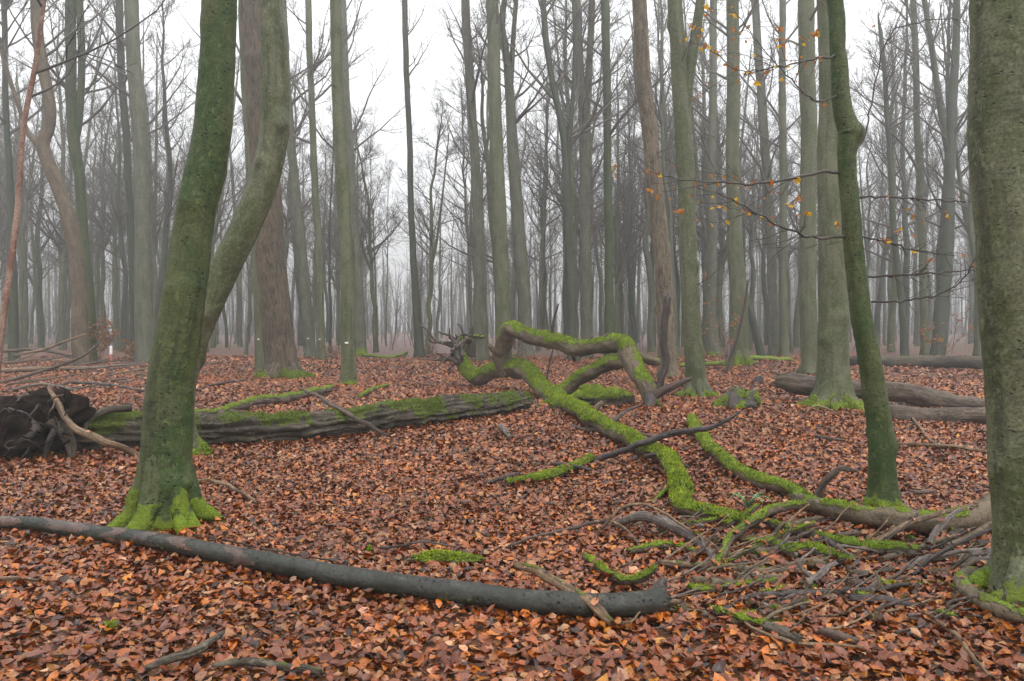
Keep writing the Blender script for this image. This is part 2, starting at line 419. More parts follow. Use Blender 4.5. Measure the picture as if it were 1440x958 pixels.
M['brown'] = bark('brown_dead_wood', (0.13, 0.085, 0.06), (0.085, 0.055, 0.04), (0.03, 0.02, 0.016), 'wood', 0.6)
M['birch'] = bark('flaking_red_bark', (0.30, 0.20, 0.15), (0.17, 0.075, 0.05), (0.05, 0.028, 0.022), 'beech', 0.6)

def simple(name, col, rough=0.8, var=None, attr=None, scale=30, spec=0.4, trans=0):
    m, nt, b = new_mat(name); t = NT(nt)
    g = t.n('ShaderNodeNewGeometry')
    if attr: f = t.attr(attr, 'Fac')
    else: f = t.ramp(t.noise(g.outputs['Position'], scale, 3), 0.35, 0.65)
    t.l(t.mix(f, col, var or tuple(0.5 * c for c in col)), b.inputs['Base Color'])
    b.inputs['Roughness'].default_value = rough; b.inputs['Specular IOR Level'].default_value = spec
    return m
M['twig'] = simple('twig_bark', (0.078, 0.066, 0.056), 0.8, (0.105, 0.092, 0.074), scale=1.5)
M['twig_near'] = simple('dark_twig_bark', (0.04, 0.034, 0.03), 0.6, (0.07, 0.06, 0.05), scale=8)
def moss_mat(name='moss_blades', ca=(0.10, 0.16, 0.008), cb=(0.36, 0.44, 0.035)):
    m, nt, b = new_mat(name); t = NT(nt); p = t.n('ShaderNodeNewGeometry').outputs['Position']
    c = t.mix(t.attr('rnd', 'Fac'), ca, cb)
    c = t.mix(t.ramp(t.noise(p, 6, 3, 0.6), 0.42, 0.66, 0, 0.8), c, (0.06, 0.10, 0.010))
    c = t.mix(t.ramp(t.noise(p, 17, 3, 0.6), 0.54, 0.70, 0, 0.6), c, (0.15, 0.12, 0.04))
    t.l(c, b.inputs['Base Color']); b.inputs['Roughness'].default_value = 0.9; b.inputs['Specular IOR Level'].default_value = 0.15
    return m
M['moss'] = moss_mat()
M['moss_olive'] = moss_mat('olive_moss_blades', (0.045, 0.07, 0.008), (0.19, 0.24, 0.03))
M['soil'] = simple('root_soil', (0.022, 0.014, 0.010), 0.95, (0.006, 0.004, 0.003), scale=9, spec=0.1)
M['white'] = simple('white_paint', (0.8, 0.8, 0.78), 0.5, (0.7, 0.7, 0.68))
M['red'] = simple('red_paint', (0.55, 0.20, 0.18), 0.5, (0.45, 0.08, 0.06))
M['fern'] = simple('fern_green', (0.10, 0.19, 0.07), 0.6, (0.17, 0.26, 0.12), scale=20)

def leaf_mat(name, rough, spec=0.5):
    m, nt, b = new_mat(name); t = NT(nt)
    g = t.n('ShaderNodeNewGeometry')
    c = t.attr('col', 'Vector'); n = t.noise(g.outputs['Position'], 90, 3, 0.6)
    big = t.noise(g.outputs['Position'], 22, 2)
    x = t.mix(t.ramp(n, 0.35, 0.75, 0, 0.55), c, t.mix(1.0, c, (0.35, 0.3, 0.3), 'MULTIPLY'))
    x = t.mix(t.ramp(big, 0.55, 0.75, 0, 0.4), x, (0.05, 0.022, 0.014))
    t.l(x, b.inputs['Base Color'])
    t.l(t.ramp(big, 0.3, 0.7, rough - 0.08, rough + 0.15), b.inputs['Roughness']); b.inputs['Specular IOR Level'].default_value = spec
    t.bump(n, 0.35, 0.004, b)
    if name == 'hanging_leaf':
        tr = t.n('ShaderNodeBsdfTranslucent'); t.l(x, tr.inputs['Color']); ms = t.n('ShaderNodeMixShader'); ms.inputs[0].default_value = 0.5
        out = [q for q in nt.nodes if q.type == 'OUTPUT_MATERIAL'][0]; t.l(b.outputs[0], ms.inputs[1]); t.l(tr.outputs[0], ms.inputs[2]); t.l(ms.outputs[0], out.inputs['Surface'])
    return m
M['leaf'] = leaf_mat('fallen_leaf', 0.30, 0.5)
M['leaf_dry'] = leaf_mat('hanging_leaf', 0.6, 0.3)

def ground_mat():
    m, nt, b = new_mat('leafy_ground'); t = NT(nt)
    g = t.n('ShaderNodeNewGeometry'); p = g.outputs['Position']
    vo = t.n('ShaderNodeTexVoronoi'); vo.inputs['Scale'].default_value = 15; vo.inputs['Randomness'].default_value = 1
    wp = t.n('ShaderNodeVectorMath', operation='ADD'); t.l(p, wp.inputs[0])
    nz = t.n('ShaderNodeTexNoise'); nz.inputs['Scale'].default_value = 9; t.l(p, nz.inputs['Vector'])
    sc = t.n('ShaderNodeVectorMath', operation='SCALE'); sc.inputs['Scale'].default_value = 0.09; t.l(nz.outputs['Color'], sc.inputs[0])
    t.l(sc.outputs[0], wp.inputs[1]); t.l(wp.outputs[0], vo.inputs['Vector'])
    sep = t.n('ShaderNodeSeparateColor'); t.l(vo.outputs['Color'], sep.inputs[0])
    cr = t.n('ShaderNodeValToRGB'); e = cr.color_ramp.elements
    e[0].position = 0; e[0].color = (0.05, 0.022, 0.014, 1); e[1].position = 1; e[1].color = (0.22, 0.11, 0.06, 1)
    for q, c in ((0.3, (0.11, 0.036, 0.016, 1)), (0.6, (0.17, 0.055, 0.02, 1)), (0.8, (0.14, 0.06, 0.036, 1))):
        k = e.new(q); k.color = c
    t.l(sep.outputs[0], cr.inputs[0])
    big = t.noise(p, 0.35, 4)
    c = t.mix(t.ramp(big, 0.4, 0.7, 0, 0.35), cr.outputs[0], (0.12, 0.065, 0.038))
    sp = t.n('ShaderNodeSeparateXYZ'); t.l(p, sp.inputs[0])
    c = t.mix(t.ramp(sp.outputs[1], 24, 42), (0.10, 0.038, 0.014), c)        # brown humus where loose leaves lie on it
    t.l(c, b.inputs['Base Color']); b.inputs['Roughness'].default_value = 0.5
    h = t.math('ADD', sep.outputs[1], t.math('MULTIPLY', vo.outputs['Distance'], -1.2))
    t.bump(h, 0.9, 0.04, b)
    return m
M['ground'] = ground_mat()

# ------------------------------------------------------------------ the forest floor
def axis(lo, hi, near_lo, near_hi, st, k):
    a = list(np.arange(near_lo, near_hi, st)); g = st
    while a[-1] < hi: g *= k; a.append(min(a[-1] + g, hi))
    g = st
    while a[0] > lo: g *= k; a.insert(0, max(a[0] - g, lo))
    return np.array(a)
gx, gy = axis(-250, 250, -14, 14, 0.3, 1.18), axis(-60, 250, -2, 34, 0.3, 1.18)
XX, YY = np.meshgrid(gx, gy)
ZZ = gz(XX, YY) - 0.02
nxg, nyg = len(gx), len(gy)
idx = np.arange(nxg * nyg).reshape(nyg, nxg)
gq = np.stack([idx[:-1, :-1], idx[:-1, 1:], idx[1:, 1:], idx[1:, :-1]], -1).reshape(-1, 4)
floor = obj('forest_floor', mesh_np('forest_floor', np.stack([XX, YY, ZZ], -1).reshape(-1, 3), [gq]), M['ground'])
tag(floor, 'flat forest ground covered in fallen red brown beech leaves', 'ground', kind='structure')

PAL = np.array([[0.235, 0.055, 0.009], [0.36, 0.100, 0.008], [0.31, 0.130, 0.046], [0.030, 0.011, 0.006], [0.16, 0.050, 0.022],
                [0.145, 0.033, 0.007], [0.44, 0.22, 0.11], [0.44, 0.17, 0.014]])
PALW = np.array([0.28, 0.18, 0.13, 0.06, 0.13, 0.17, 0.03, 0.02])
LEAF_HI = (np.array([[0, 0], [0.40, 0.30], [0.40, 0.66], [0, 1.0], [-0.40, 0.66], [-0.40, 0.30], [0, 0.32], [0, 0.66]]),
           np.array([[0, 1, 6], [1, 2, 7], [1, 7, 6], [2, 3, 7], [3, 4, 7], [4, 5, 6], [4, 6, 7], [5, 0, 6]]))
LEAF_MD = (np.array([[0, 0], [0.46, 0.45], [0, 1.0], [-0.46, 0.45], [0, 0.5]]), np.array([[0, 1, 4], [1, 2, 4], [2, 3, 4], [3, 0, 4]]))
LEAF_LO = (np.array([[0, 0], [0.46, 0.45], [0, 1.0], [-0.46, 0.45]]), np.array([[0, 1, 2], [0, 2, 3]]))

def leaves(r, pos, size, tpl, tilt=0.35, cols=None):
    uv, tri = tpl; n = len(pos); k = len(uv)
    ln = size * r.uniform(0.52, 1.38, n); wd = ln * r.uniform(0.62, 0.82, n)
    x = uv[:, 0] * wd[:, None]; y = (uv[:, 1] - 0.5) * ln[:, None]
    curl = r.normal(0, 0.6, n)[:, None] * ((uv[:, 1] - 0.5) ** 2)[None] * ln[:, None] * 1.6
    fold = (r.normal(0.12, 0.35, n))[:, None] * np.abs(uv[:, 0])[None] * wd[:, None]
    tw = r.normal(0, 0.35, n)[:, None] * uv[:, 0][None] * (uv[:, 1] - 0.5)[None] * ln[:, None] * 1.5
    z = curl + fold + tw
    L = np.stack([x, y, z], -1)
    yaw = r.uniform(0, 6.28, n); nrm = norm(np.stack([r.normal(0, tilt, n), r.normal(0, tilt, n), np.ones(n)], 1))
    h = np.stack([np.cos(yaw), np.sin(yaw), np.zeros(n)], 1); ey = norm(h - nrm * (h * nrm).sum(1, keepdims=True)); ex = np.cross(ey, nrm)
    W = pos[:, None] + L[..., :1] * ex[:, None] + L[..., 1:2] * ey[:, None] + L[..., 2:] * nrm[:, None]
    if cols is None:
        cols = PAL[r.choice(len(PAL), n, p=PALW / PALW.sum())] * r.uniform(0.7, 1.25, (n, 1)) * r.uniform(0.92, 1.08, (n, 3))
        pn = (vnoise(pos * [0.9, 0.9, 0], 5) * 0.6 + vnoise(pos * [2.6, 2.6, 0], 6) * 0.4)[:, None]      # drifts of darker wet and paler dry leaves
        cols = cols * (1 + 0.30 * pn)
    T = (tri[None] + (np.arange(n) * k)[:, None, None]).reshape(-1, 3)
    return W.reshape(-1, 3), T, np.repeat(cols, k, 0)

def scatter(r, d0, d1, dens, margin=1.6):
    area = 0.66 * (d1 ** 2 - d0 ** 2) + 2 * margin * (d1 - d0)
    n = int(area * dens); d = np.sqrt(r.uniform(d0 ** 2, d1 ** 2, n))
    x = r.uniform(-1, 1, n) * (d * 0.665 + margin)
    return x, d

lv = []
off = 0
LV, LT, LC = [], [], []
near_pick = None
for (d0, d1, dens, size, tpl, zj, tl) in ((2.4, 5.4, 1050, 0.062, LEAF_HI, 0.030, 0.30), (5.4, 9, 950, 0.064, LEAF_MD, 0.032, 0.34), (9, 15, 440, 0.078, LEAF_MD, 0.036, 0.42),
                                  (15, 26, 230, 0.100, LEAF_LO, 0.035, 0.40), (26, 42, 70, 0.14, LEAF_LO, 0.04, 0.42)):
    x, y = scatter(rng, d0, d1, dens)
    pos = np.stack([x, y, gz(x, y) - 0.012 + rng.random(len(x)) ** 1.3 * zj], 1)
    if tpl is LEAF_HI:      # the 300 leaves that show largest are objects of their own
        vis = (np.abs(x) < y * 0.645) & (y > 3.62)
        order = np.where(vis)[0][np.argsort(y[vis])]
        top = order[pos[order, 2] - gz(x[order], y[order]) > 0.004][:300]
        near_pick = pos[top]; keep = np.ones(len(x), bool); keep[top] = False; pos = pos[keep]
    V, T, C = leaves(rng, pos, size, tpl, tl)
    LV.append(V); LT.append(T + off); LC.append(C); off += len(V)
litter = obj('leaf_litter', mesh_np('leaf_litter', np.vstack(LV), [np.vstack(LT)], dict(col=np.vstack(LC)), smooth=True), M['leaf'], floor)
litter['kind'] = 'stuff'
tpls = []
for k in range(24):
    V, T, C = leaves(rng, np.zeros((1, 3)), 0.076, LEAF_HI, 0.05)
    me = mesh_np('leaf', V, [T], dict(col=C)); me.materials.append(M['leaf']); tpls.append(me)
for k, p in enumerate(near_pick):
    o = obj('leaf', tpls[k % 24], None, floor, p)
    o.rotation_euler = (random.gauss(0, 0.3), random.gauss(0, 0.3), random.uniform(0, 6.28))
    s = random.uniform(0.85, 1.25); o.scale = (s, s, s)

# ------------------------------------------------------------------ standing trees measured from the photograph
def px_path(pts, d, k=1.0):
    """pts: (px, py, width px[, depth]) -> points and radii."""
    P, R = [], []
    for p in pts:
        dd = p[3] if len(p) > 3 else d
        P.append(pt(p[0], p[1], dd)); R.append(k * p[2] / 2 * dd / F)
    return np.array(P), np.array(R)

def extend_up(P, R, H, r):
    """Carry a trunk from the top of the picture up to its real height."""
    top, tr = P[0], R[0]; d = norm(P[0] - P[1]); pts, rad = [], []
    n = max(int((H - top[2]) / 1.5), 2); stp = (H - top[2]) / n
    p = top.copy()
    for k in range(1, n + 1):
        d = norm(d * 0.8 + np.array([0, 0, 0.35]) + r.normal(0, 0.06, 3)); p = p + d * stp / max(d[2], 0.5)
        pts.append(p.copy()); rad.append(tr * (1 - k / n) ** 0.75 * 0.95 + 0.015)
    return np.vstack([np.array(pts)[::-1], P]), np.concatenate([np.array(rad)[::-1], R])

def put_crown(root, r, P, R, base, clear, det, mat='twig'):
    V, q, bk = crown(r, P[::-1] if P[0, 2] > P[-1, 2] else P, R[::-1] if P[0, 2] > P[-1, 2] else R, clear, *det, zbase=base[2])
    return obj('crown', mesh_np('crown', V - base, [q], dict(bk=bk)), M[mat], root)

def std_tree(name, label, cat, d, pts, mat='beech', H=23, clear=9, flare=0.5, lobes=5, moss=0.0, moss_h=0.2, seg=16, forks=(),
             det=(18, 6, 5, 2), seed=1, tag_py=None, lump=0.04, group=None, tufts=False, step=None, flare_h=0.25, dead=4, slim=1.0):
    r = np.random.default_rng(seed + 100)
    P, R = px_path(pts, d, slim)
    base = np.array([P[-1][0], P[-1][1], float(gz(P[-1][0], P[-1][1]))])
    P[-1][2] = base[2]
    P = np.vstack([P, P[-1] + np.array([0, 0, -0.18])]); R = np.append(R, R[-1])
    P, R = extend_up(P, R, H, r)
    root = empty(name, base, label, cat, group)
    mf = base_moss(base[2], moss_h, moss, seed) if moss else None
    tb = [tube(P[::-1], R[::-1], seg, step or max(0.10, d * 0.006), lump, kink=0.06, knobs=0.25, rough=0.035, maxr=900 if d < 11 else 400, puff=0.012 if tufts else 0.0, seed=seed, flare=flare, flare_h=flare_h, lobes=lobes, moss=mf)]
    stems = [(P, R)]
    for f in forks:
        fp, fr = px_path(f, d)
        fp, fr = extend_up(fp, fr, H * 0.93, r)
        tb.append(tube(fp[::-1], fr[::-1], max(8, seg - 4), max(0.12, d * 0.007), lump, seed=seed + 1)); stems.append((fp, fr))
    dj = join(tb)
    trunk = obj('trunk', tube_mesh('trunk', dj, base), M[mat], root)
    V, Q, B, o = [], [], [], 0
    for sp, sr in stems:
        v, q, b = crown(r, sp[::-1], sr[::-1], clear if sp is P or len(stems) == 1 else max(clear, sp[-1][2] - base[2] + 0.5), *det, zbase=base[2])
        V.append(v); Q.append(q + o); B.append(b); o += len(v)
    if dead:       # a few thin dead side shoots below the crown
        hh = r.uniform(2.2, max(clear, 3), dead); z = P[:, 2][::-1] - base[2]
        st = np.stack([np.interp(hh, z, P[::-1, k]) for k in range(3)], 1); az = r.uniform(0, 6.28, dead)
        dr = np.stack([np.cos(az), np.sin(az), r.uniform(-0.1, 0.5, dead)], 1)
        a_, b_ = grow(r, st, dr, r.uniform(0.8, 2.4, dead), np.full(dead, 0.014), np.full(dead, 0.004), 6, 0.2, 0.16)
        v, q, b = batch_tube(a_, b_, 4); V.append(v); Q.append(q + o); B.append(b); o += len(v)
        s2 = offspring(r, a_, b_, 4, 0.3, (0.4, 0.9), 0.4, 0.005)
        c_, e_ = grow(r, *s2[:3], s2[3], np.full(len(s2[3]), 0.003), 4, 0.1, 0.15)
        v, q, b = batch_tube(c_, e_, 3); V.append(v); Q.append(q + o); B.append(b); o += len(v)
    obj('crown', mesh_np('crown', np.vstack(V) - base, [np.vstack(Q)], dict(bk=np.vstack(B))), M['twig'], root)
    if tufts:
        low = dict(tb[0]); moss_tufts('moss', low, base, M['moss'], trunk, dens=9000 if d < 9 else 3500,
                                      ln=(0.005, 0.012) if d < 9 else (0.015, 0.04), seed=seed)
    if tag_py:
        zt = CAMH - (tag_py - YH) / F * d; zz = P[:, 2][::-1]
        x = np.interp(zt, zz, P[::-1, 0]); rr = np.interp(zt, zz, R[::-1]); y = np.interp(zt, zz, P[::-1, 1])
        w, hgt = 0.045, 0.022
        bx = np.array([[sx * w, sy * 0.006, sz * hgt] for sx in (-1, 1) for sy in (-1, 1) for sz in (-1, 1)])
        fc = np.array([[0, 1, 3, 2], [4, 6, 7, 5], [0, 4, 5, 1], [2, 3, 7, 6], [0, 2, 6, 4], [1, 5, 7, 3]])
        tg = obj('number_tag', mesh_np('number_tag', bx, [fc], smooth=False), M['white'], root, np.array([x, y - rr * 1.06 - 0.01, zt]) - base)
        tg['label'] = 'small white plate fixed to the trunk'
    return root, (P, R), dj, base

def add_roots(tr, base, r0, n, seed, mat, reach=2.3, hgt=0.32, a0=0.0, dens=14000, ln=(0.008, 0.022)):
    r = np.random.default_rng(seed)
    for k in range(n):
        az = a0 + 2 * np.pi * (k + r.uniform(-.22, .22)) / n; q = az + r.uniform(-.35, .35); rc = reach * r.uniform(0.75, 1.15)
        d0, d1 = np.array([math.cos(az), math.sin(az), 0]), np.array([math.cos(q), math.sin(q), 0])
        P = np.array([base + d0 * r0 * 0.45 + [0, 0, hgt * 1.5], base + d0 * r0 * 0.82 + [0, 0, hgt * 0.75], base + d0 * r0 * 1.2 + [0, 0, hgt * 0.27], base + d1 * r0 * (1.2 + rc) * 0.52 + [0, 0, hgt * 0.07], base + d1 * r0 * rc + [0, 0, -0.05]])
        d = tube(P, r0 * np.array([0.30, 0.36, 0.30, 0.22, 0.10]) * r.uniform(0.8, 1.15), 16, r0 * 0.12, 0.1, seed=seed + k, rough=0.16, kink=0.1,
                 moss=lambda V, N, s: np.clip(0.95 - (V[:, 2] - base[2]) / (hgt * 1.1) + 0.5 * vnoise(V * 7, seed + k) + 0.3 * vnoise(V * 22, seed), 0, 1), puff=0.03 * r0)
        o = obj('root', tube_mesh('root', d, base), M[mat], tr)
        moss_tufts('moss', d, base, M['moss'], o, dens, ln, seed=seed + k)

HI = dict(seg=52, step=0.036)
TR_ = std_tree('beech_tree', 'green mossy beech trunk leaning right with spreading mossy roots behind the smooth dark pole', 'tree', 6.25,
         [(315, -60, 47), (310, 0, 48), (305, 107, 49), (292, 200, 52), (273, 300, 53), (258, 400, 57), (242, 513, 62), (235, 600, 66), (232, 690, 70), (231, 742, 72)],
         'beech_green', 21, 7, flare=0.7, lobes=6, moss=0.9, moss_h=0.22, seed=11, det=(10, 4, 3, 0), tufts=True, flare_h=0.16, lump=0.045, dead=0, **HI)
add_roots(TR_[0], TR_[3], 0.215, 7, 501, 'beech_green', 2.3, 0.40, 0.0, 9000, (0.005, 0.012))
std_tree('beech_tree', 'smooth beech trunk bowed out to the right from behind the leaning green beech', 'tree', 9.9,
         [(377, -60, 29), (381, 0, 31), (385, 70, 36), (387, 140, 39), (383, 195, 40), (371, 255, 41), (351, 312, 41), (325, 365, 41), (298, 420, 40), (276, 475, 38), (260, 525, 38), (250, 580, 42), (246, 636, 48)],
         'beech', 20, 8, flare=0.8, moss=1.0, moss_h=0.18, seed=12, det=(10, 4, 3, 0), lump=0.03, dead=0, seg=36, step=0.05, tufts=True)
TR_ = std_tree('oak_tree', 'stout brown oak with rough furrowed bark and a green mossy foot', 'tree', 26,
         [(355, 0, 34), (362, 120, 36), (371, 250, 38), (382, 380, 40), (390, 460, 42), (396, 528, 46)], 'oak', 24, 11, flare=0.6, moss=1.0, moss_h=0.35,
         seed=13, seg=24, lump=0.05, tag_py=None, tufts=True, step=0.12)
add_roots(TR_[0], TR_[3], 0.54, 6, 502, 'oak', 1.9, 0.4, 0.3, 3000, (0.015, 0.04))
TR_ = std_tree('beech_tree', 'thick smooth grey beech trunk rising beside the mossy curved stub and branch tangle', 'tree', 4.6,
         [(1420, -60, 104), (1422, 0, 104), (1424, 180, 104), (1430, 340, 104), (1440, 500, 100), (1448, 620, 98), (1456, 760, 98), (1460, 843, 104)],
         'beech', 22, 8, flare=0.4, moss=0.8, moss_h=0.06, seed=14, det=(10, 4, 3, 0), tufts=True, flare_h=0.12, lump=0.03, dead=0, **HI)
add_roots(TR_[0], TR_[3], 0.22, 5, 503, 'beech', 1.75, 0.22, 3.75, 7000, (0.004, 0.010))
t22, t22path, _, t22base = std_tree('beech_tree', 'slim dark leaning beech with a knob, thin twigs and orange leaves', 'tree', 7.0,
         [(1172, -60, 24), (1176, 0, 25), (1180, 90, 26), (1186, 150, 29), (1193, 178, 34), (1198, 188, 42), (1193, 200, 35), (1191, 214, 30), (1191, 235, 28), (1195, 300, 29), (1202, 380, 31), (1213, 460, 33), (1227, 540, 36), (1237, 620, 38), (1242, 680, 39), (1243, 711, 41)],
         'beech_green', 13, 5.5, flare=0.45, slim=0.88, moss=0.72, moss_h=0.12, seed=15, det=(8, 4, 3, 0), tufts=True, lump=0.06, dead=0, **HI)
TR_ = std_tree('beech_tree', 'stout grey beech with broad green root flares in front of the weathered logs', 'tree', 16.0,
         [(1164, 0, 27), (1166, 150, 31), (1168, 300, 36), (1169, 420, 40), (1170, 500, 42), (1171, 570, 46)], 'beech', 24, 10, flare=1.1, lobes=5, moss=1.0,
         moss_h=0.3, seed=16, seg=36, step=0.07, tufts=True, flare_h=0.28)
add_roots(TR_[0], TR_[3], 0.33, 6, 504, 'beech', 2.2, 0.45, 0.2, 4000, (0.015, 0.04))
TR_ = std_tree('beech_tree', 'forked greenish beech with mossy feet beside the broken upright snag', 'tree', 18.8,
         [(944, -40, 20), (947, 0, 21), (956, 120, 23), (964, 240, 24), (968, 340, 25), (972, 440, 26), (978, 520, 28), (981, 553, 31)], 'beech', 23, 10,
         flare=0.7, moss=1.0, moss_h=0.22, seed=17, seg=24, forks=([(987, -20, 13), (978, 50, 14), (969, 110, 15), (963, 165, 15)],), tufts=True, step=0.1)
add_roots(TR_[0], TR_[3], 0.26, 6, 505, 'beech', 2.0, 0.3, 0.5, 4000, (0.015, 0.04))
std_tree('beech_tree', 'straight slim beech with white tag and pale mossy foot, alone in the open leaves', 'tree', 22,
         [(471, 0, 15), (474, 100, 16), (480, 220, 18), (486, 330, 19), (489, 440, 20), (491, 538, 22)], 'beech', 24, 10, flare=0.35, moss=0.9, moss_h=0.15, seed=18,
         seg=20, tag_py=482, step=0.12)
std_tree('oak_tree', 'brown furrowed trunk standing directly behind the broken upright snag', 'tree', 24,
         [(899, 0, 20), (906, 120, 21), (920, 260, 22), (930, 360, 23), (936, 440, 25), (939, 532, 27)], 'oak_pale', 24, 12, flare=0.4, moss=0.6, seed=19, seg=20, step=0.12)
TR_ = std_tree('beech_tree', 'broad pale beech with green mossy root flares behind the thin leaning pole', 'tree', 32,
         [(1031, 0, 17), (1031, 150, 18), (1032, 300, 20), (1036, 420, 23), (1040, 513, 26)], 'beech', 25, 11, flare=0.9, moss=1.0, moss_h=0.4, seed=20, seg=20, tufts=True)
add_roots(TR_[0], TR_[3], 0.38, 6, 506, 'beech', 2.0, 0.5, 0.1, 2500, (0.02, 0.05))
std_tree('beech_tree', 'straight beech trunk half hidden behind the stout grey beech', 'tree', 28,
         [(1135, 0, 22), (1136, 150, 22), (1137, 300, 22), (1138, 420, 23), (1139, 522, 25)], 'beech', 25, 11, flare=0.3, moss=0.7, moss_h=0.12, seed=21, seg=20)
MID = [  # label, d, path, kwargs
 ('crooked brownish tree with an elbow and short mossy stub, behind the orange sapling', 33, [(50, -20, 15), (52, 40, 15), (60, 100, 15), (70, 150, 15), (68, 180, 15), (60, 205, 18), (78, 255, 18), (98, 310, 20), (110, 380, 20), (117, 513, 23)], dict(mat='limb', clear=12, forks=([(36, 178, 6), (42, 190, 9), (58, 207, 12)],))),
 ('tall beech forking into two upright stems right behind the crooked tree', 37, [(99, 0, 14), (100, 100, 14), (103, 180, 16), (112, 260, 14), (116, 340, 14), (126, 430, 14), (128, 507, 16)], dict(mat='beech_green', forks=([(112, 0, 10), (115, 90, 10), (111, 170, 10), (106, 200, 9)],))),
 ('broad pale grey beech left of the leaning green beech', 36, [(185, 0, 19), (188, 80, 19), (194, 180, 20), (200, 300, 21), (203, 400, 24), (205, 509, 27)], dict(mat='beech_grey')),
 ('dark slender beech touching the left of the broad pale beech', 41, [(167, 0, 10), (171, 100, 10), (178, 200, 10), (184, 320, 10), (190, 503, 12)], dict(mat='beech_dark')),
 ('slender beech leaning right, left of a straight twin with white tag', 42, [(398, 0, 9), (404, 120, 11), (413, 240, 13), (424, 350, 15), (434, 450, 15), (437, 502, 16)], dict(mat='beech_grey', tag_py=476)),
 ('straight slender beech with white tag beside the right-leaning slender beech', 40, [(433, 0, 9), (437, 120, 9), (443, 260, 10), (449, 380, 11), (452, 504, 13)], dict(tag_py=477)),
 ('grey beech close behind the left side of the furrowed oak', 30, [(342, 0, 14), (348, 150, 15), (357, 300, 16), (365, 420, 17), (368, 518, 19)], dict(mat='beech', tag_py=477)),
 ('beech with green foot just right of the open-standing slim beech', 44, [(481, 0, 11), (487, 150, 12), (497, 300, 14), (504, 420, 15), (507, 500, 18)], dict(moss=1.0, moss_h=0.5, mat='beech_grey')),
 ('thin dark trunk standing alone under the open sky gap', 41, [(569, -20, 8), (571, 80, 8), (575, 200, 8), (579, 320, 9), (585, 420, 11), (590, 503, 14)], dict(mat='beech_dark', H=19, clear=13, det=(8, 4, 3, 1))),
 ('beech rising behind the root tangle of the mossy limb', 38, [(655, 0, 12), (660, 100, 13), (668, 220, 14), (674, 340, 16), (678, 506, 20)], dict(mat='beech_grey')),
 ('smooth thick beech behind the left elbow of the mossy limb', 36, [(691, -20, 18), (693, 60, 18), (698, 180, 19), (703, 300, 20), (706, 420, 21), (708, 509, 23)], dict(mat='beech')),
 ('forked grey beech above the mossy arch', 39, [(710, -20, 8), (706, 40, 9), (715, 120, 13), (722, 220, 16), (729, 330, 18), (736, 430, 19), (739, 505, 22)], dict(mat='beech_grey', forks=([(727, -20, 6), (722, 50, 7), (718, 120, 8)],))),
 ('wavy dark beech leaning right above the mossy arch', 37, [(762, -20, 8), (767, 50, 9), (778, 120, 9), (792, 190, 10), (797, 260, 10), (800, 360, 12), (806, 508, 15)], dict(mat='beech_dark', forks=([(808, 60, 5), (806, 130, 6), (800, 200, 7), (797, 240, 7)],))),
 ('grey beech dividing into two upright stems over the mossy arch', 40, [(811, -20, 12), (814, 80, 12), (820, 160, 14), (822, 260, 14), (824, 380, 16), (826, 504, 18)], dict(mat='beech_grey', forks=([(833, -20, 8), (829, 80, 9), (823, 160, 9)],))),
 ('slim bright green algae covered beech over the right end of the arch', 39, [(850, -20, 12), (852, 80, 12), (854, 200, 11), (856, 330, 12), (857, 505, 14)], dict(mat='beech_green')),
 ('mid grey beech between the forked greenish beech and the pale beech', 42, [(1003, 0, 10), (1002, 150, 11), (1000, 300, 13), (1001, 400, 14), (1003, 502, 17)], dict(mat='beech_grey', moss=0.8, moss_h=0.3)),
 ('pale twiggy curved beech right of the thin leaning pole', 44, [(1062, 0, 10), (1068, 100, 12), (1076, 200, 13), (1083, 300, 13), (1086, 400, 13), (1088, 500, 15)], dict(mat='beech_grey', clear=7)),
 ('narrow straight beech left of the half hidden beech', 43, [(1100, 0, 9), (1101, 200, 10), (1102, 400, 11), (1103, 501, 14)], dict()),
 ('short dark trunk tilting left beside the broad pale beech', 40, [(1030, 330, 7), (1045, 400, 9), (1060, 455, 11), (1072, 504, 12)], dict(mat='beech_dark', H=12, clear=6, det=(8, 4, 3, 1))),
 ('dark ivy-flecked forked beech behind the far log', 41, [(1345, 0, 9), (1343, 90, 11), (1338, 180, 14), (1335, 280, 15), (1331, 380, 17), (1322, 450, 18), (1317, 503, 20)], dict(mat='beech_dark', forks=([(1300, 0, 7), (1312, 80, 8), (1322, 150, 9), (1333, 215, 9)],))),
 ('thin dark beech leaning left behind the far log', 38, [(1240, 60, 6), (1250, 200, 7), (1258, 330, 8), (1268, 430, 9), (1273, 507, 11)], dict(mat='beech_dark', H=17)),
 ('narrow grey beech between the dark leaning stem and the forked beech', 43, [(1285, 0, 8), (1291, 200, 9), (1298, 400, 10), (1301, 501, 12)], dict()),
 ('slim beech at the rim of the wood left of the crooked tree', 38, [(6, 0, 7), (8, 120, 8), (13, 240, 9), (17, 380, 12), (20, 506, 14)], dict(mat='beech_dark')),
]
for k, (lab, d, path, kw) in enumerate(MID):
    kw = dict(kw); kw.setdefault('mat', 'beech'); mat = kw.pop('mat')
    std_tree('beech_tree', lab, 'tree', d, path, mat, **{**dict(H=22 + (k * 7 % 5), clear=9 + k % 3, flare=0.45, seed=40 + k, seg=12, det=(17, 6, 5, 3), dead=6, step=0.3), **kw})

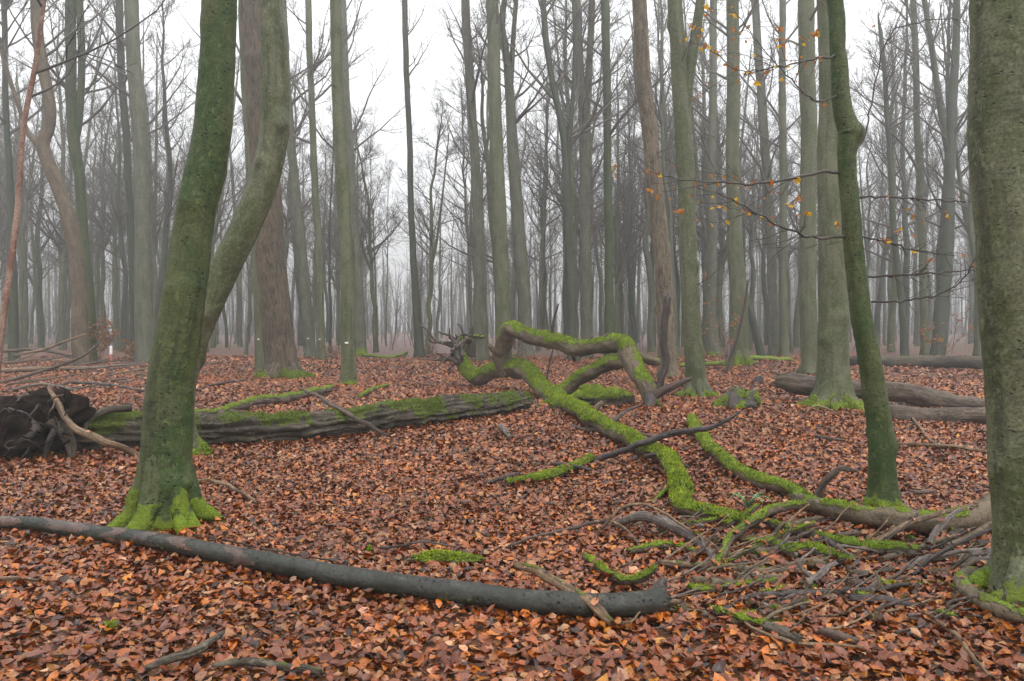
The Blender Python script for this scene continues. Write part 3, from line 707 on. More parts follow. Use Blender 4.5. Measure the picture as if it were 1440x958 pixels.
# leaning dead stem with flaking bark at the edge of the view
P, R = px_path([(72, -40, 6), (62, 0, 6.5), (50, 90, 7), (33, 180, 7.5), (24, 300, 8), (8, 420, 9), (-2, 500, 10), (-14, 607, 12)], 12.0)
b0 = P[-1].copy(); rt = empty('dead_sapling', b0, 'thin leaning dead stem with pale red flaking bark', 'dead tree')
P = np.vstack([P, P[-1] + [0, 0, -0.1]]); R = np.append(R, R[-1])
P2, R2 = extend_up(P, R, 8.5, rng)
obj('trunk', tube_mesh('trunk', tube(P2[::-1], R2[::-1], 16, 0.05, 0.10, seed=5), b0), M['birch'], rt)
put_crown(rt, rng, P2, R2, b0, 4.5, (5, 3, 3, 0), 'twig_near')

# thin leaning pole (dead sapling) in the open
P, R = px_path([(1052, 395, 3.2), (1047, 430, 3.6), (1038, 470, 4), (1028, 500, 4.4), (1020, 526, 5)], 26.5)
o = obj('leaning_pole', tube_mesh('leaning_pole', tube(P, R, 8, 0.1, 0.1, seed=8), P[-1]), M['dark'], None, P[-1])
tag(o, 'thin dark bare pole leaning right in front of the broad pale beech', 'pole')

# ------------------------------------------------------------------ repeated background trees
protos = []
for k in range(9):
    r = np.random.default_rng(300 + k); H = r.uniform(19, 25); r0 = r.uniform(0.13, 0.27)
    n = 16; z = np.linspace(-0.2, H, n); wx = np.cumsum(r.normal(0, 0.10, n)); wy = np.cumsum(r.normal(0, 0.10, n))
    P = np.stack([wx - wx[0], wy - wy[0], z], 1); R = r0 * (1 - np.clip(z / H, 0, 1)) ** 0.7 + 0.015
    tb = [tube(P, R, 10, 0.4, 0.04, seed=k, flare=0.5, moss=base_moss(0, 0.3, 0.8 if k % 2 else 0.0, k))]
    cl = r.uniform(5, 9.5)
    V, q, b = crown(r, P, R, cl, 20, 7, 6, 4)
    if k % 3 == 0:
        hf = r.uniform(6, 10); s = np.array([np.interp(hf, z, P[:, i]) for i in range(3)]); m = 8
        az = r.uniform(0, 6.28); zz = np.linspace(hf, H * 0.92, m); o_ = (zz - hf) ** 0.7 * 0.42
        FP = np.stack([s[0] + np.cos(az) * o_, s[1] + np.sin(az) * o_, zz], 1); FR = np.interp(hf, z, R) * 0.75 * (1 - (zz - hf) / (H - hf)) ** 0.8 + 0.012
        tb.append(tube(FP, FR, 8, 0.5, 0.04, seed=k + 50))
        v2, q2, b2 = crown(r, FP, FR, hf + 1.5, 10, 7, 6, 2); q = np.vstack([q, q2 + len(V)]); V = np.vstack([V, v2]); b = np.vstack([b, b2])
    tm = tube_mesh('trunk', join(tb), (0, 0, 0)); tm.materials.append(M[['beech', 'beech_grey', 'beech_dark', 'beech_grey', 'beech', 'beech_green'][k % 6]])
    cm = mesh_np('crown', V, [q], dict(bk=b)); cm.materials.append(M['twig'])
    protos.append((tm, cm))
measured = [(o.location.x, o.location.y) for o in bpy.data.objects if o.type == 'EMPTY']
spots = []
r = np.random.default_rng(21); tries = 0
while len(spots) < 210 and tries < 40000:
    tries += 1
    d = math.sqrt(r.uniform(42 ** 2, 86 ** 2)); x = r.uniform(-1, 1) * (d * 0.68 + 2)
    px = CX + x / d * F
    if 515 < px < 650 and r.random() < 0.6: continue
    if all((x - a) ** 2 + (d - b) ** 2 > 1.9 ** 2 for a, b in measured + spots): spots.append((x, d))
for k, (x, y) in enumerate(spots):
    pi = int(r.integers(0, 9)); tm, cm = protos[pi]; s = r.uniform(0.8, 1.12) if k % 3 else r.uniform(0.4, 0.62)
    lab = '%s %s bare beech%s %s' % ('thin' if s < 0.7 else 'tall', ['olive grey', 'pale grey', 'dark', 'pale grey', 'olive grey', 'green'][pi % 6], ' with a forked trunk' if pi % 3 == 0 else '',
                                     'in the nearer misty wood' if y < 60 else 'deep in the misty wood')
    e = empty('background_beech', (x, y, float(gz(x, y)) - 0.02), lab, 'tree', 'bare beeches fading into the mist')
    e.rotation_euler = (r.normal(0, 0.025), r.normal(0, 0.025), r.uniform(0, 6.28)); e.scale = (s, s, max(s, 0.62) * r.uniform(0.92, 1.1))
    if 500 < CX + x / y * F < 660: e.scale = (s * 0.8, s * 0.8, 0.72)
    obj('trunk', tm, None, e); obj('crown', cm, None, e)

# the wood beyond: trunks and twigs that merge into one grey mass
V, Q, B, o_ = [], [], [], 0
r = np.random.default_rng(55)
nf = 410
d = np.sqrt(r.uniform(82 ** 2, 165 ** 2, nf)); x = r.uniform(-1, 1, nf) * (d * 0.70 + 3); H = r.uniform(15, 23, nf)
gap = np.abs(CX + x / d * F - 580) < 62; H = np.where(gap, H * 0.72, H)
st = np.stack([x, d, gz(x, d) - 0.2], 1)
TP, TR = grow(r, st, np.stack([r.normal(0, .03, nf), r.normal(0, .03, nf), np.ones(nf)], 1), H, r.uniform(0.12, 0.25, nf), np.full(nf, 0.02), 8, 0.2, 0.02)
s1 = offspring(r, TP, TR, 15, 0.38, (0.4, 0.85), 0.2, 0.06); BP, BR = grow(r, *s1[:3], s1[3], np.full(len(s1[3]), 0.012), 4, 0.5, 0.12)
s2 = offspring(r, BP, BR, 5, 0.2, (0.4, 0.9), 0.5, 0.014); UP, UR = grow(r, *s2[:3], s2[3], np.full(len(s2[3]), 0.007), 2, 0.3, 0.15)
nv = 800; dv = np.sqrt(r.uniform(150 ** 2, 246 ** 2, nv)); xv = r.uniform(-1, 1, nv) * (dv * 0.70 + 3)
VP, VR = grow(r, np.stack([xv, dv, np.full(nv, -0.3)], 1), np.stack([r.normal(0, .03, nv), r.normal(0, .03, nv), np.ones(nv)], 1), r.uniform(16, 25, nv) * np.where(np.abs(CX + xv / dv * F - 580) < 62, 0.75, 1), r.uniform(0.15, 0.3, nv), np.full(nv, 0.03), 5, 0.2, 0.03)
s4 = offspring(r, VP, VR, 16, 0.25, (0.4, 0.9), 0.2, 0.05); WP, WR = grow(r, *s4[:3], s4[3], np.full(len(s4[3]), 0.02), 2, 0.5, 0.14)
ns = 1600; d2 = r.uniform(46, 190, ns); x2 = r.uniform(-1, 1, ns) * (d2 * 0.70 + 2)     # brushwood and young growth between the trunks
SP, SR = grow(r, np.stack([x2, d2, gz(x2, d2) - 0.1], 1), np.stack([r.normal(0, .16, ns), r.normal(0, .16, ns), np.ones(ns)], 1), r.uniform(1.5, 6.5, ns), r.uniform(0.012, 0.035, ns), np.full(ns, 0.005), 5, 0.2, 0.07)
s3 = offspring(r, SP, SR, 9, 0.15, (0.5, 1.1), 0.4, 0.009); XP, XR = grow(r, *s3[:3], s3[3], np.full(len(s3[3]), 0.004), 2, 0.1, 0.15)
for a, b_, m in ((TP, TR, 6), (BP, BR, 3), (UP, UR, 3), (SP, SR, 3), (XP, XR, 3), (VP, VR, 4), (WP, WR, 3)):
    v, q, b = batch_tube(a, b_, m); V.append(v); Q.append(q + o_); B.append(b); o_ += len(v)
far = obj('distant_wood', mesh_np('distant_wood', np.vstack(V), [np.vstack(Q)], dict(bk=np.vstack(B))), M['twig'])
tag(far, 'far mass of bare grey trunks and twigs dissolving in mist', 'wood', kind='stuff')

# ------------------------------------------------------------------ lying wood
def gpath(pts, sink=0.0):
    """(px, centre py, width px[, depth]): without a depth the piece lies on the ground there."""
    P, R = [], []
    for p in pts:
        d = p[3] if len(p) > 3 else dground(p[1] + p[2] * 0.5)
        r_ = p[2] / 2 * d / F; q = pt(p[0], p[1], d)
        if len(p) <= 3: q[2] = float(gz(q[0], q[1])) + r_ * (0.85 - sink) + 0.026
        P.append(q); R.append(r_)
    return np.array(P), np.array(R)

tops, sides = [], []
def lying(name, label, cat, pts, mat, group=None, moss=0.0, th=0.1, lump=0.09, ridge=0.0, seg=18, broken=(True, True), seed=0, arms=(), tufts=True,
          sink=0.0, dens=9000, ln=(0.009, 0.022), step=None, limit=40000, kink=0.16, bias=0.0, slim=1.0):
    P, R = gpath(pts, sink); R = R * slim; base = P[len(P) // 2].copy(); base[2] = float(gz(base[0], base[1]))
    mf = top_moss(th, moss, seed, 3.0, bias, 1.1) if moss else None
    pf = 0.1 * float(np.mean(R)) * (1 if moss > 0.6 else 0)
    d = tube(P, R, seg, step, lump, ridge, seed, broken=broken, moss=mf, kink=kink, knobs=0.35, puff=pf, rough=0.13)
    if base[1] < 9: sides.append((d['V'] + d['N'] * 0.022)[(np.abs(d['N'][:, 2]) < 0.5)])
    tops.append(d['V'][(d['N'][:, 2] > 0.8) & (d['V'][:, 1] < 12)])
    parts = bool(arms) or (moss and tufts)
    root = empty(name, base, label, cat, group) if parts else None
    if not parts:
        o = obj(name, tube_mesh(name, d, base), M[mat], None, base); tag(o, label, cat, group); return o
    so = obj('stem', tube_mesh('stem', d, base), M[mat], root)
    if moss and tufts: moss_tufts('moss', d, base, M['moss'], so, dens, ln, seed=seed, limit=limit)
    for k, a in enumerate(arms):
        a = dict(a); ap, ar = gpath(a['pts'], sink); ar = ar * slim
        am = a.get('moss', moss); ad = tube(ap, ar, a.get('seg', max(8, seg - 4)), step, a.get('lump', lump), a.get('ridge', ridge), seed + 7 + k,
                                           broken=a.get('broken', (False, True)), kink=0.16, knobs=0.6, rough=0.2, puff=0.1 * float(np.mean(ar)) if am > 0.6 else 0, moss=top_moss(a.get('th', th), am, seed + k, 3.0, bias, 1.1) if am else None)
        so = obj(a.get('name', 'side_branch'), tube_mesh('side_branch', ad, base), M[a.get('mat', mat)], root)
        if am and tufts: moss_tufts('moss', ad, base, M['moss'], so, dens, ln, seed=seed + k, limit=limit)
    return root

# the smooth pole across the foreground, with its hollow broken end
P, R = gpath([(-60, 740, 16), (0, 747, 17), (60, 752, 19), (130, 760, 21), (210, 771, 23), (300, 787, 25), (390, 801, 27), (480, 817, 28), (590, 833, 30), (700, 847, 31), (790, 855, 32), (860, 857, 33), (905, 854, 34), (930, 850, 35)])
base = P[6].copy(); base[2] = 0
rt = empty('fallen_pole', base, 'long smooth dark beech pole lying across the leaves with a hollow broken end', 'log')
dp = tube(P, R, 32, 0.025, 0.035, rough=0.04, knobs=0.12, kink=0.05, seed=3, broken=(False, True), moss=lambda V, N, s: np.clip(0.30 * wav(4, V[:, 0] * 3, V[:, 1] * 2, [(1, 1), (2.3, 1.7)]) + 0.16, 0, 1) * (N[:, 2] < 0.5))
sides.append((dp['V'] + dp['N'] * 0.022)[np.abs(dp['N'][:, 2]) < 0.5])
obj('stem', tube_mesh('stem', dp, base), M['pole'], rt)
for k, (x0, x1) in enumerate(((-20, 22), (60, 118), (150, 170), (196, 216), (243, 268), (322, 350))):      # reddish patches where the bark has peeled
    m_ = [i for i in range(len(dp['q']))]
    cx = dp['V'][dp['q']].mean(1); pxs = CX + cx[:, 0] / cx[:, 1] * F; nn = dp['N'][dp['q']].mean(1)
    jit = 9 * np.sin(np.arctan2(nn[:, 2], nn[:, 1]) * 3 + k)
    sel = (pxs > x0 + jit) & (pxs < x1 + jit) & (nn[:, 2] > -0.35 + 0.5 * math.sin(k * 2.1))
    if sel.sum() < 3: continue
    qs = dp['q'][sel]; u, inv = np.unique(qs, return_inverse=True)
    obj('peeled_patch', mesh_np('peeled_patch', dp['V'][u] + dp['N'][u] * 0.0025 - base, [inv.reshape(-1, 4)], dict(bk=dp['bk'][u], cut=np.zeros(len(u)), moss=np.zeros(len(u)))), M['pole_peel'], rt)
sp, sr = gpath([(916, 848, 26, 4.40), (924, 836, 24, 4.41), (930, 824, 17, 4.42), (933, 814, 10, 4.43)])
obj('splinter', tube_mesh('splinter', tube(sp, sr, 12, 0.012, 0.2, 0.12, 9, broken=(False, True)), base), M['dark'], rt)
sp, sr = gpath([(930, 858, 12, 4.40), (944, 848, 11, 4.37), (958, 846, 5, 4.36)])
obj('splinter', tube_mesh('splinter', tube(sp, sr, 10, 0.012, 0.2, 0.12, 10, broken=(False, True)), base), M['tan'], rt)

lying('broken_stick', 'tan peeled stick with a moss patch resting across the dark pole', 'stick',
      [(727, 794, 9, 4.75), (755, 804, 13, 4.62), (795, 825, 14, 4.38), (828, 849, 14, 4.19), (857, 874, 12, 4.12)], 'tan', moss=0.55, th=0.5, seed=6, dens=12000, ln=(0.006, 0.014), step=0.02)

# the rotten mossy trunk on the left with its root plate
P, R = gpath([(100, 606, 46), (135, 606, 49), (200, 603, 47), (290, 600, 42), (380, 596, 40), (470, 590, 38), (540, 584, 36), (600, 579, 34), (660, 573, 31), (705, 567, 29), (738, 563, 22)])
base = P[4].copy(); base[2] = 0
rt = empty('rotten_log', base, 'rotten furrowed trunk with patchy moss lying behind the leaning green beech, root plate upturned', 'log')
d = tube(P, R, 88, 0.035, 0.16, 0.30, 23, broken=(False, True), moss=top_moss(0.0, 1.0, 5, 2.6, -0.33, 0.5), kink=0.08, knobs=1.0, rough=0.22)
so = obj('stem', tube_mesh('stem', d, base), M['rotten_log'], rt)
moss_tufts('moss', d, base, M['moss_olive'], so, 3500, (0.012, 0.03), th=0.6, seed=2)
def blob(c, rad, seed, amp=0.35, n=48):
    u, v = np.meshgrid(np.linspace(0, 2 * np.pi, n, endpoint=False), np.linspace(0.02, np.pi - 0.02, n // 2))
    D = np.stack([np.cos(u) * np.sin(v), np.sin(u) * np.sin(v), np.cos(v)], -1).reshape(-1, 3)
    r_ = np.random.default_rng(seed); k = np.ones(len(D))
    for f in (2, 3, 5, 8, 13, 19):
        for _ in range(3): k = k + amp / f ** 0.75 * np.sin(f * (D @ norm(r_.normal(0, 1, 3))) * 1.6 + r_.uniform(0, 6.28)) * 0.6
    V = np.asarray(c) + D * np.asarray(rad) * k[:, None]
    ix = np.arange(len(D)).reshape(n // 2, n); q = np.stack([ix[:-1], np.roll(ix, -1, 1)[:-1], np.roll(ix, -1, 1)[1:], ix[1:]], -1).reshape(-1, 4)
    return dict(V=V, q=q[:, ::-1], t=np.vstack([np.stack([ix[0], np.roll(ix[0], -1), np.full(n, ix[0][0])], 1)[1:-1], np.stack([np.roll(ix[-1], -1), ix[-1], np.full(n, ix[-1][0])], 1)[1:-1]]),
                N=norm(V - np.asarray(c)), bk=V - np.asarray(c), cut=np.zeros(len(V)), moss=np.zeros(len(V)))
bd = blob(pt(32, 606, 9.75) * [1, 1, 0] + [0, 0, 0.30], (0.66, 0.34, 0.48), 4, 0.42, 130)
obj('root_plate', tube_mesh('root_plate', bd, base), M['soil'], rt)
for k, a in enumerate(([(60, 590, 16, 9.6), (85, 600, 18, 9.5), (98, 622, 15, 9.45), (103, 645, 10, 9.45)], [(40, 590, 12, 9.5), (50, 605, 14, 9.4), (30, 620, 12, 9.35), (-4, 641, 6, 9.35)],
                       [(20, 580, 12, 9.6), (30, 565, 12, 9.55), (38, 553, 6, 9.55)], [(60, 580, 12, 9.7), (48, 566, 10, 9.6), (24, 558, 5, 9.55)], [(0, 600, 14, 9.5), (-20, 585, 12, 9.4), (-30, 570, 6, 9.4)],
                       [(80, 600, 10, 9.5), (70, 620, 10, 9.4), (62, 648, 6, 9.4)], [(118, 606, 6, 9.9), (126, 590, 8, 10.0), (150, 577, 10, 10.2), (185, 574, 10, 10.3)])):
    ap, ar = gpath(a); obj('root', tube_mesh('root', tube(ap, ar, 10, 0.03, 0.15, 0.05, 60 + k), base), M['dark' if k % 2 else 'rotten'], rt)
r = np.random.default_rng(404)
for k in range(34):      # thin torn roots on the plate
    px, py = r.uniform(-25, 100), r.uniform(558, 640); a = r.uniform(0, 6.28); L = r.uniform(14, 42); dd = 9.75 - 0.42 * math.sqrt(max(0.05, 1 - ((px - 32) / 75) ** 2))
    ap, ar = gpath([(px, py, r.uniform(2.2, 4.5), dd + 0.1), (px + 0.4 * L * math.cos(a), py + 0.4 * L * math.sin(a), 2.6, dd - 0.08), (px + 0.7 * L * math.cos(a) + r.normal(0, 3), py + 0.65 * L * math.sin(a), 2.0, dd - 0.12), (px + L * math.cos(a) + r.normal(0, 4), min(py + L * math.sin(a) * 0.8 + r.uniform(0, 9), 648), 1.0, dd - 0.1)])
    obj('root', tube_mesh('root', tube(ap, ar, 6, 0.015, 0.2, kink=0.3, seed=600 + k), base), M[['soil', 'dark', 'soil', 'brown'][k % 4]], rt)
lying('bent_branch', 'pale crooked bare branch propped from the root plate to the leaning green beech', 'branch',
      [(70, 549, 5, 9.6), (80, 568, 8, 9.5), (91, 590, 9, 9.4), (108, 605, 10, 9.3), (130, 614, 11, 9.25), (150, 622, 10, 9.3), (178, 633, 9, 9.5), (198, 641, 7, 9.6)], 'tan', seed=31, lump=0.14, step=0.03, seg=12)
lying('slender_log', 'slender grey log with light moss lying behind the rotten furrowed trunk', 'log',
      [(232, 588, 9, 13.5), (300, 577, 11), (350, 569, 12), (400, 562, 12), (440, 555, 10), (466, 547, 8)], 'greywood', moss=0.7, th=0.35, seed=33, dens=3000, ln=(0.012, 0.03))
lying('dark_branch', 'dark bare branch lying across the rotten furrowed trunk', 'branch',
      [(420, 545, 3, 13.4), (445, 556, 5, 12.6), (470, 572, 6, 12.0), (500, 590, 6.5, 11.4), (530, 606, 5.5, 11.3), (546, 612, 4, 11.3)], 'brown', seed=34, seg=10)

# the great mossy fallen limb with its arch
mp = [(651, 478, 13, 22.0), (645, 500, 19, 22.0), (652, 518, 23, 21.6), (672, 528, 25, 21.0), (696, 524, 25, 20.4), (718, 523, 28, 19.8), (742, 527, 28, 19.0), (762, 542, 27, 18.2), (785, 556, 28, 16.8),
      (808, 572, 24), (832, 589, 23), (858, 606, 23), (885, 622, 23), (910, 638, 23), (935, 652, 25), (951, 667, 26), (955, 688, 27), (960, 706, 24), (990, 719, 20), (1030, 729, 17), (1062, 738, 12)]
lying('fallen_limb', 'great mossy fallen limb that rears up in an arch over the leaves', 'fallen limb', mp, 'limb', moss=1.0, th=-0.05, seed=41, seg=30, step=0.06, lump=0.12,
      dens=5000, ln=(0.014, 0.034), limit=60000, bias=-0.08, kink=0.2, slim=0.88, arms=[
      dict(name='stub', pts=[(826, 585, 12, 13.2), (838, 574, 9, 13.2), (846, 566, 5, 13.2)], moss=0.3), dict(name='stub', pts=[(900, 632, 10, 10.2), (889, 622, 8, 10.1), (884, 612, 5, 10.1)], moss=0.0, mat='brown'),
      dict(name='side_branch', pts=[(953, 680, 12, 7.9), (935, 690, 9, 7.6), (918, 704, 6, 7.3), (905, 712, 3, 7.2)], moss=0.6), dict(name='stub', pts=[(800, 484, 12, 17.5), (806, 498, 9, 17.5), (808, 508, 5, 17.5)], moss=0.0, mat='brown'),
      dict(name='arch', pts=[(716, 527, 30, 19.8), (707, 508, 30, 19.7), (707, 485, 27, 19.5), (718, 461, 23, 19.2), (740, 464, 22, 18.8), (768, 472, 23, 18.3), (800, 484, 24, 17.6), (835, 489, 23, 17.0), (865, 487, 23, 16.5), (884, 488, 27, 16.2), (892, 508, 28, 16.0),
                             (900, 530, 26, 15.8), (912, 547, 26, 15.6), (916, 568, 24, 15.5)], seg=30, th=0.25),
      dict(name='arm', pts=[(788, 553, 22, 17.0), (806, 541, 21, 16.9), (828, 526, 21, 16.7), (850, 516, 21, 16.5), (872, 510, 21, 16.2), (890, 511, 20, 16.1)], broken=(False, False), seg=24, th=0.2),
      dict(name='snag', pts=[(924, 549, 12, 15.6), (932, 530, 11, 15.6), (937, 505, 12, 15.6), (934, 484, 13, 15.6), (936, 460, 10, 15.6), (938, 438, 12, 15.6), (939, 416, 10, 15.6)], moss=0.0, mat='dark', lump=0.3),
      dict(name='side_branch', pts=[(916, 560, 17, 15.5), (932, 550, 14, 15.4), (950, 541, 11, 15.3), (972, 532, 5, 15.2)], moss=0.0, mat='brown', lump=0.2), dict(name='stub', pts=[(914, 556, 20, 15.5), (914, 572, 17, 15.35), (905, 584, 9, 15.25)], moss=0.0, mat='dark', lump=0.3), dict(name='stub', pts=[(848, 487, 12, 16.8), (852, 474, 9, 16.8), (856, 470, 5, 16.8)], moss=0.0, mat='brown'), dict(name='stub', pts=[(705, 498, 14, 19.6), (693, 492, 10, 19.5), (688, 486, 6, 19.4)], moss=0.4, mat='limb'), dict(name='side_branch', pts=[(846, 600, 10, 12.2), (866, 590, 8, 12.6), (880, 578, 5, 13.0), (900, 570, 3, 13.3)], moss=0.0, mat='brown'),
      dict(name='stub', pts=[(890, 498, 14, 16.2), (908, 503, 13, 16.5), (925, 509, 12, 16.8)], moss=0.5, mat='limb'),
      dict(name='prop', pts=[(776, 563, 11, 16.6), (755, 578, 9, 15.8), (735, 592, 9, 14.2), (715, 604, 6, 13.3)], th=0.2),
      dict(name='twig', pts=[(778, 474, 5, 18.0), (778, 455, 4.5, 18.0), (785, 428, 3, 18.0)], moss=0.0, mat='dark'),
      dict(name='twig', pts=[(768, 536, 3, 18), (774, 505, 2.5, 18), (779, 484, 2, 18)], moss=0.0, mat='dark'),
      dict(name='twig', pts=[(828, 480, 5, 17), (833, 473, 4, 17)], moss=0.0, mat='brown')] +
      [dict(name='root', pts=[(650 - 5 * (k % 4), 487 + 6 * (k % 5), 7 - k % 3, 22 - 0.12 * k), ((650 + ex) / 2 + 9 * math.sin(k * 3.3), (494 + ey) / 2 + 7 * math.cos(k * 2.1), 4.2, 22 - 0.2 * (k % 3)), ((650 + 3 * ex) / 4 - 6 * math.sin(k * 1.7), (494 + 3 * ey) / 4 + 5 * math.sin(k * 2.9), 3, 22 - 0.3 * (k % 3)), (ex, ey, 1.4, 22 - 0.4 * (k % 3))], moss=0.25 if k % 2 else 0.0, mat='rotten' if k % 3 else 'brown', lump=0.2)
       for k, (ex, ey) in enumerate(((586, 456), (602, 476), (608, 520), (598, 506), (616, 466), (632, 462), (643, 456), (664, 458), (622, 484), (612, 496), (630, 520), (676, 470), (618, 508), (640, 470)))] +
      [dict(name='root', pts=[(657, 482, 10, 22), (667, 474, 8, 21.9), (681, 474, 5, 21.8)], moss=0.6, mat='rotten'), dict(name='root', pts=[(660, 500, 20, 22.3), (664, 484, 14, 22.3), (663, 462, 6, 22.3)], moss=0.0, mat='rotten', lump=0.3)])

lying('mossy_branch', 'mossy branch with a pale rotten end beside the lower part of the great limb', 'branch',
      [(972, 592, 12), (982, 606, 16), (998, 626, 17), (1022, 648, 18), (1050, 666, 18), (1080, 680, 19), (1108, 689, 17), (1132, 700, 15)], 'limb', moss=1.0, th=0.0, seed=43, step=0.04, dens=7000)
lying('fallen_log', 'flecked brown log with a fork propped behind the thick smooth grey beech', 'log',
      [(1120, 703, 19), (1150, 711, 22), (1190, 721, 26), (1240, 731, 29), (1300, 738, 31), (1350, 737, 32), (1390, 727, 33, 6.1), (1425, 705, 32, 6.2), (1470, 680, 30, 6.3)], 'limb', moss=0.9, th=0.6, bias=-0.35, seed=44, step=0.03, seg=28, dens=9000,
      arms=[dict(name='stub', pts=[(1146, 706, 11, 6.95), (1152, 692, 11, 6.95), (1166, 672, 9, 6.9), (1180, 660, 8, 6.9), (1200, 662, 5, 6.85)], moss=0, mat='brown'),
            dict(name='side_branch', pts=[(1345, 742, 18, 6.0), (1332, 760, 13, 5.75), (1322, 778, 9, 5.6)], moss=0, mat='rotten')])
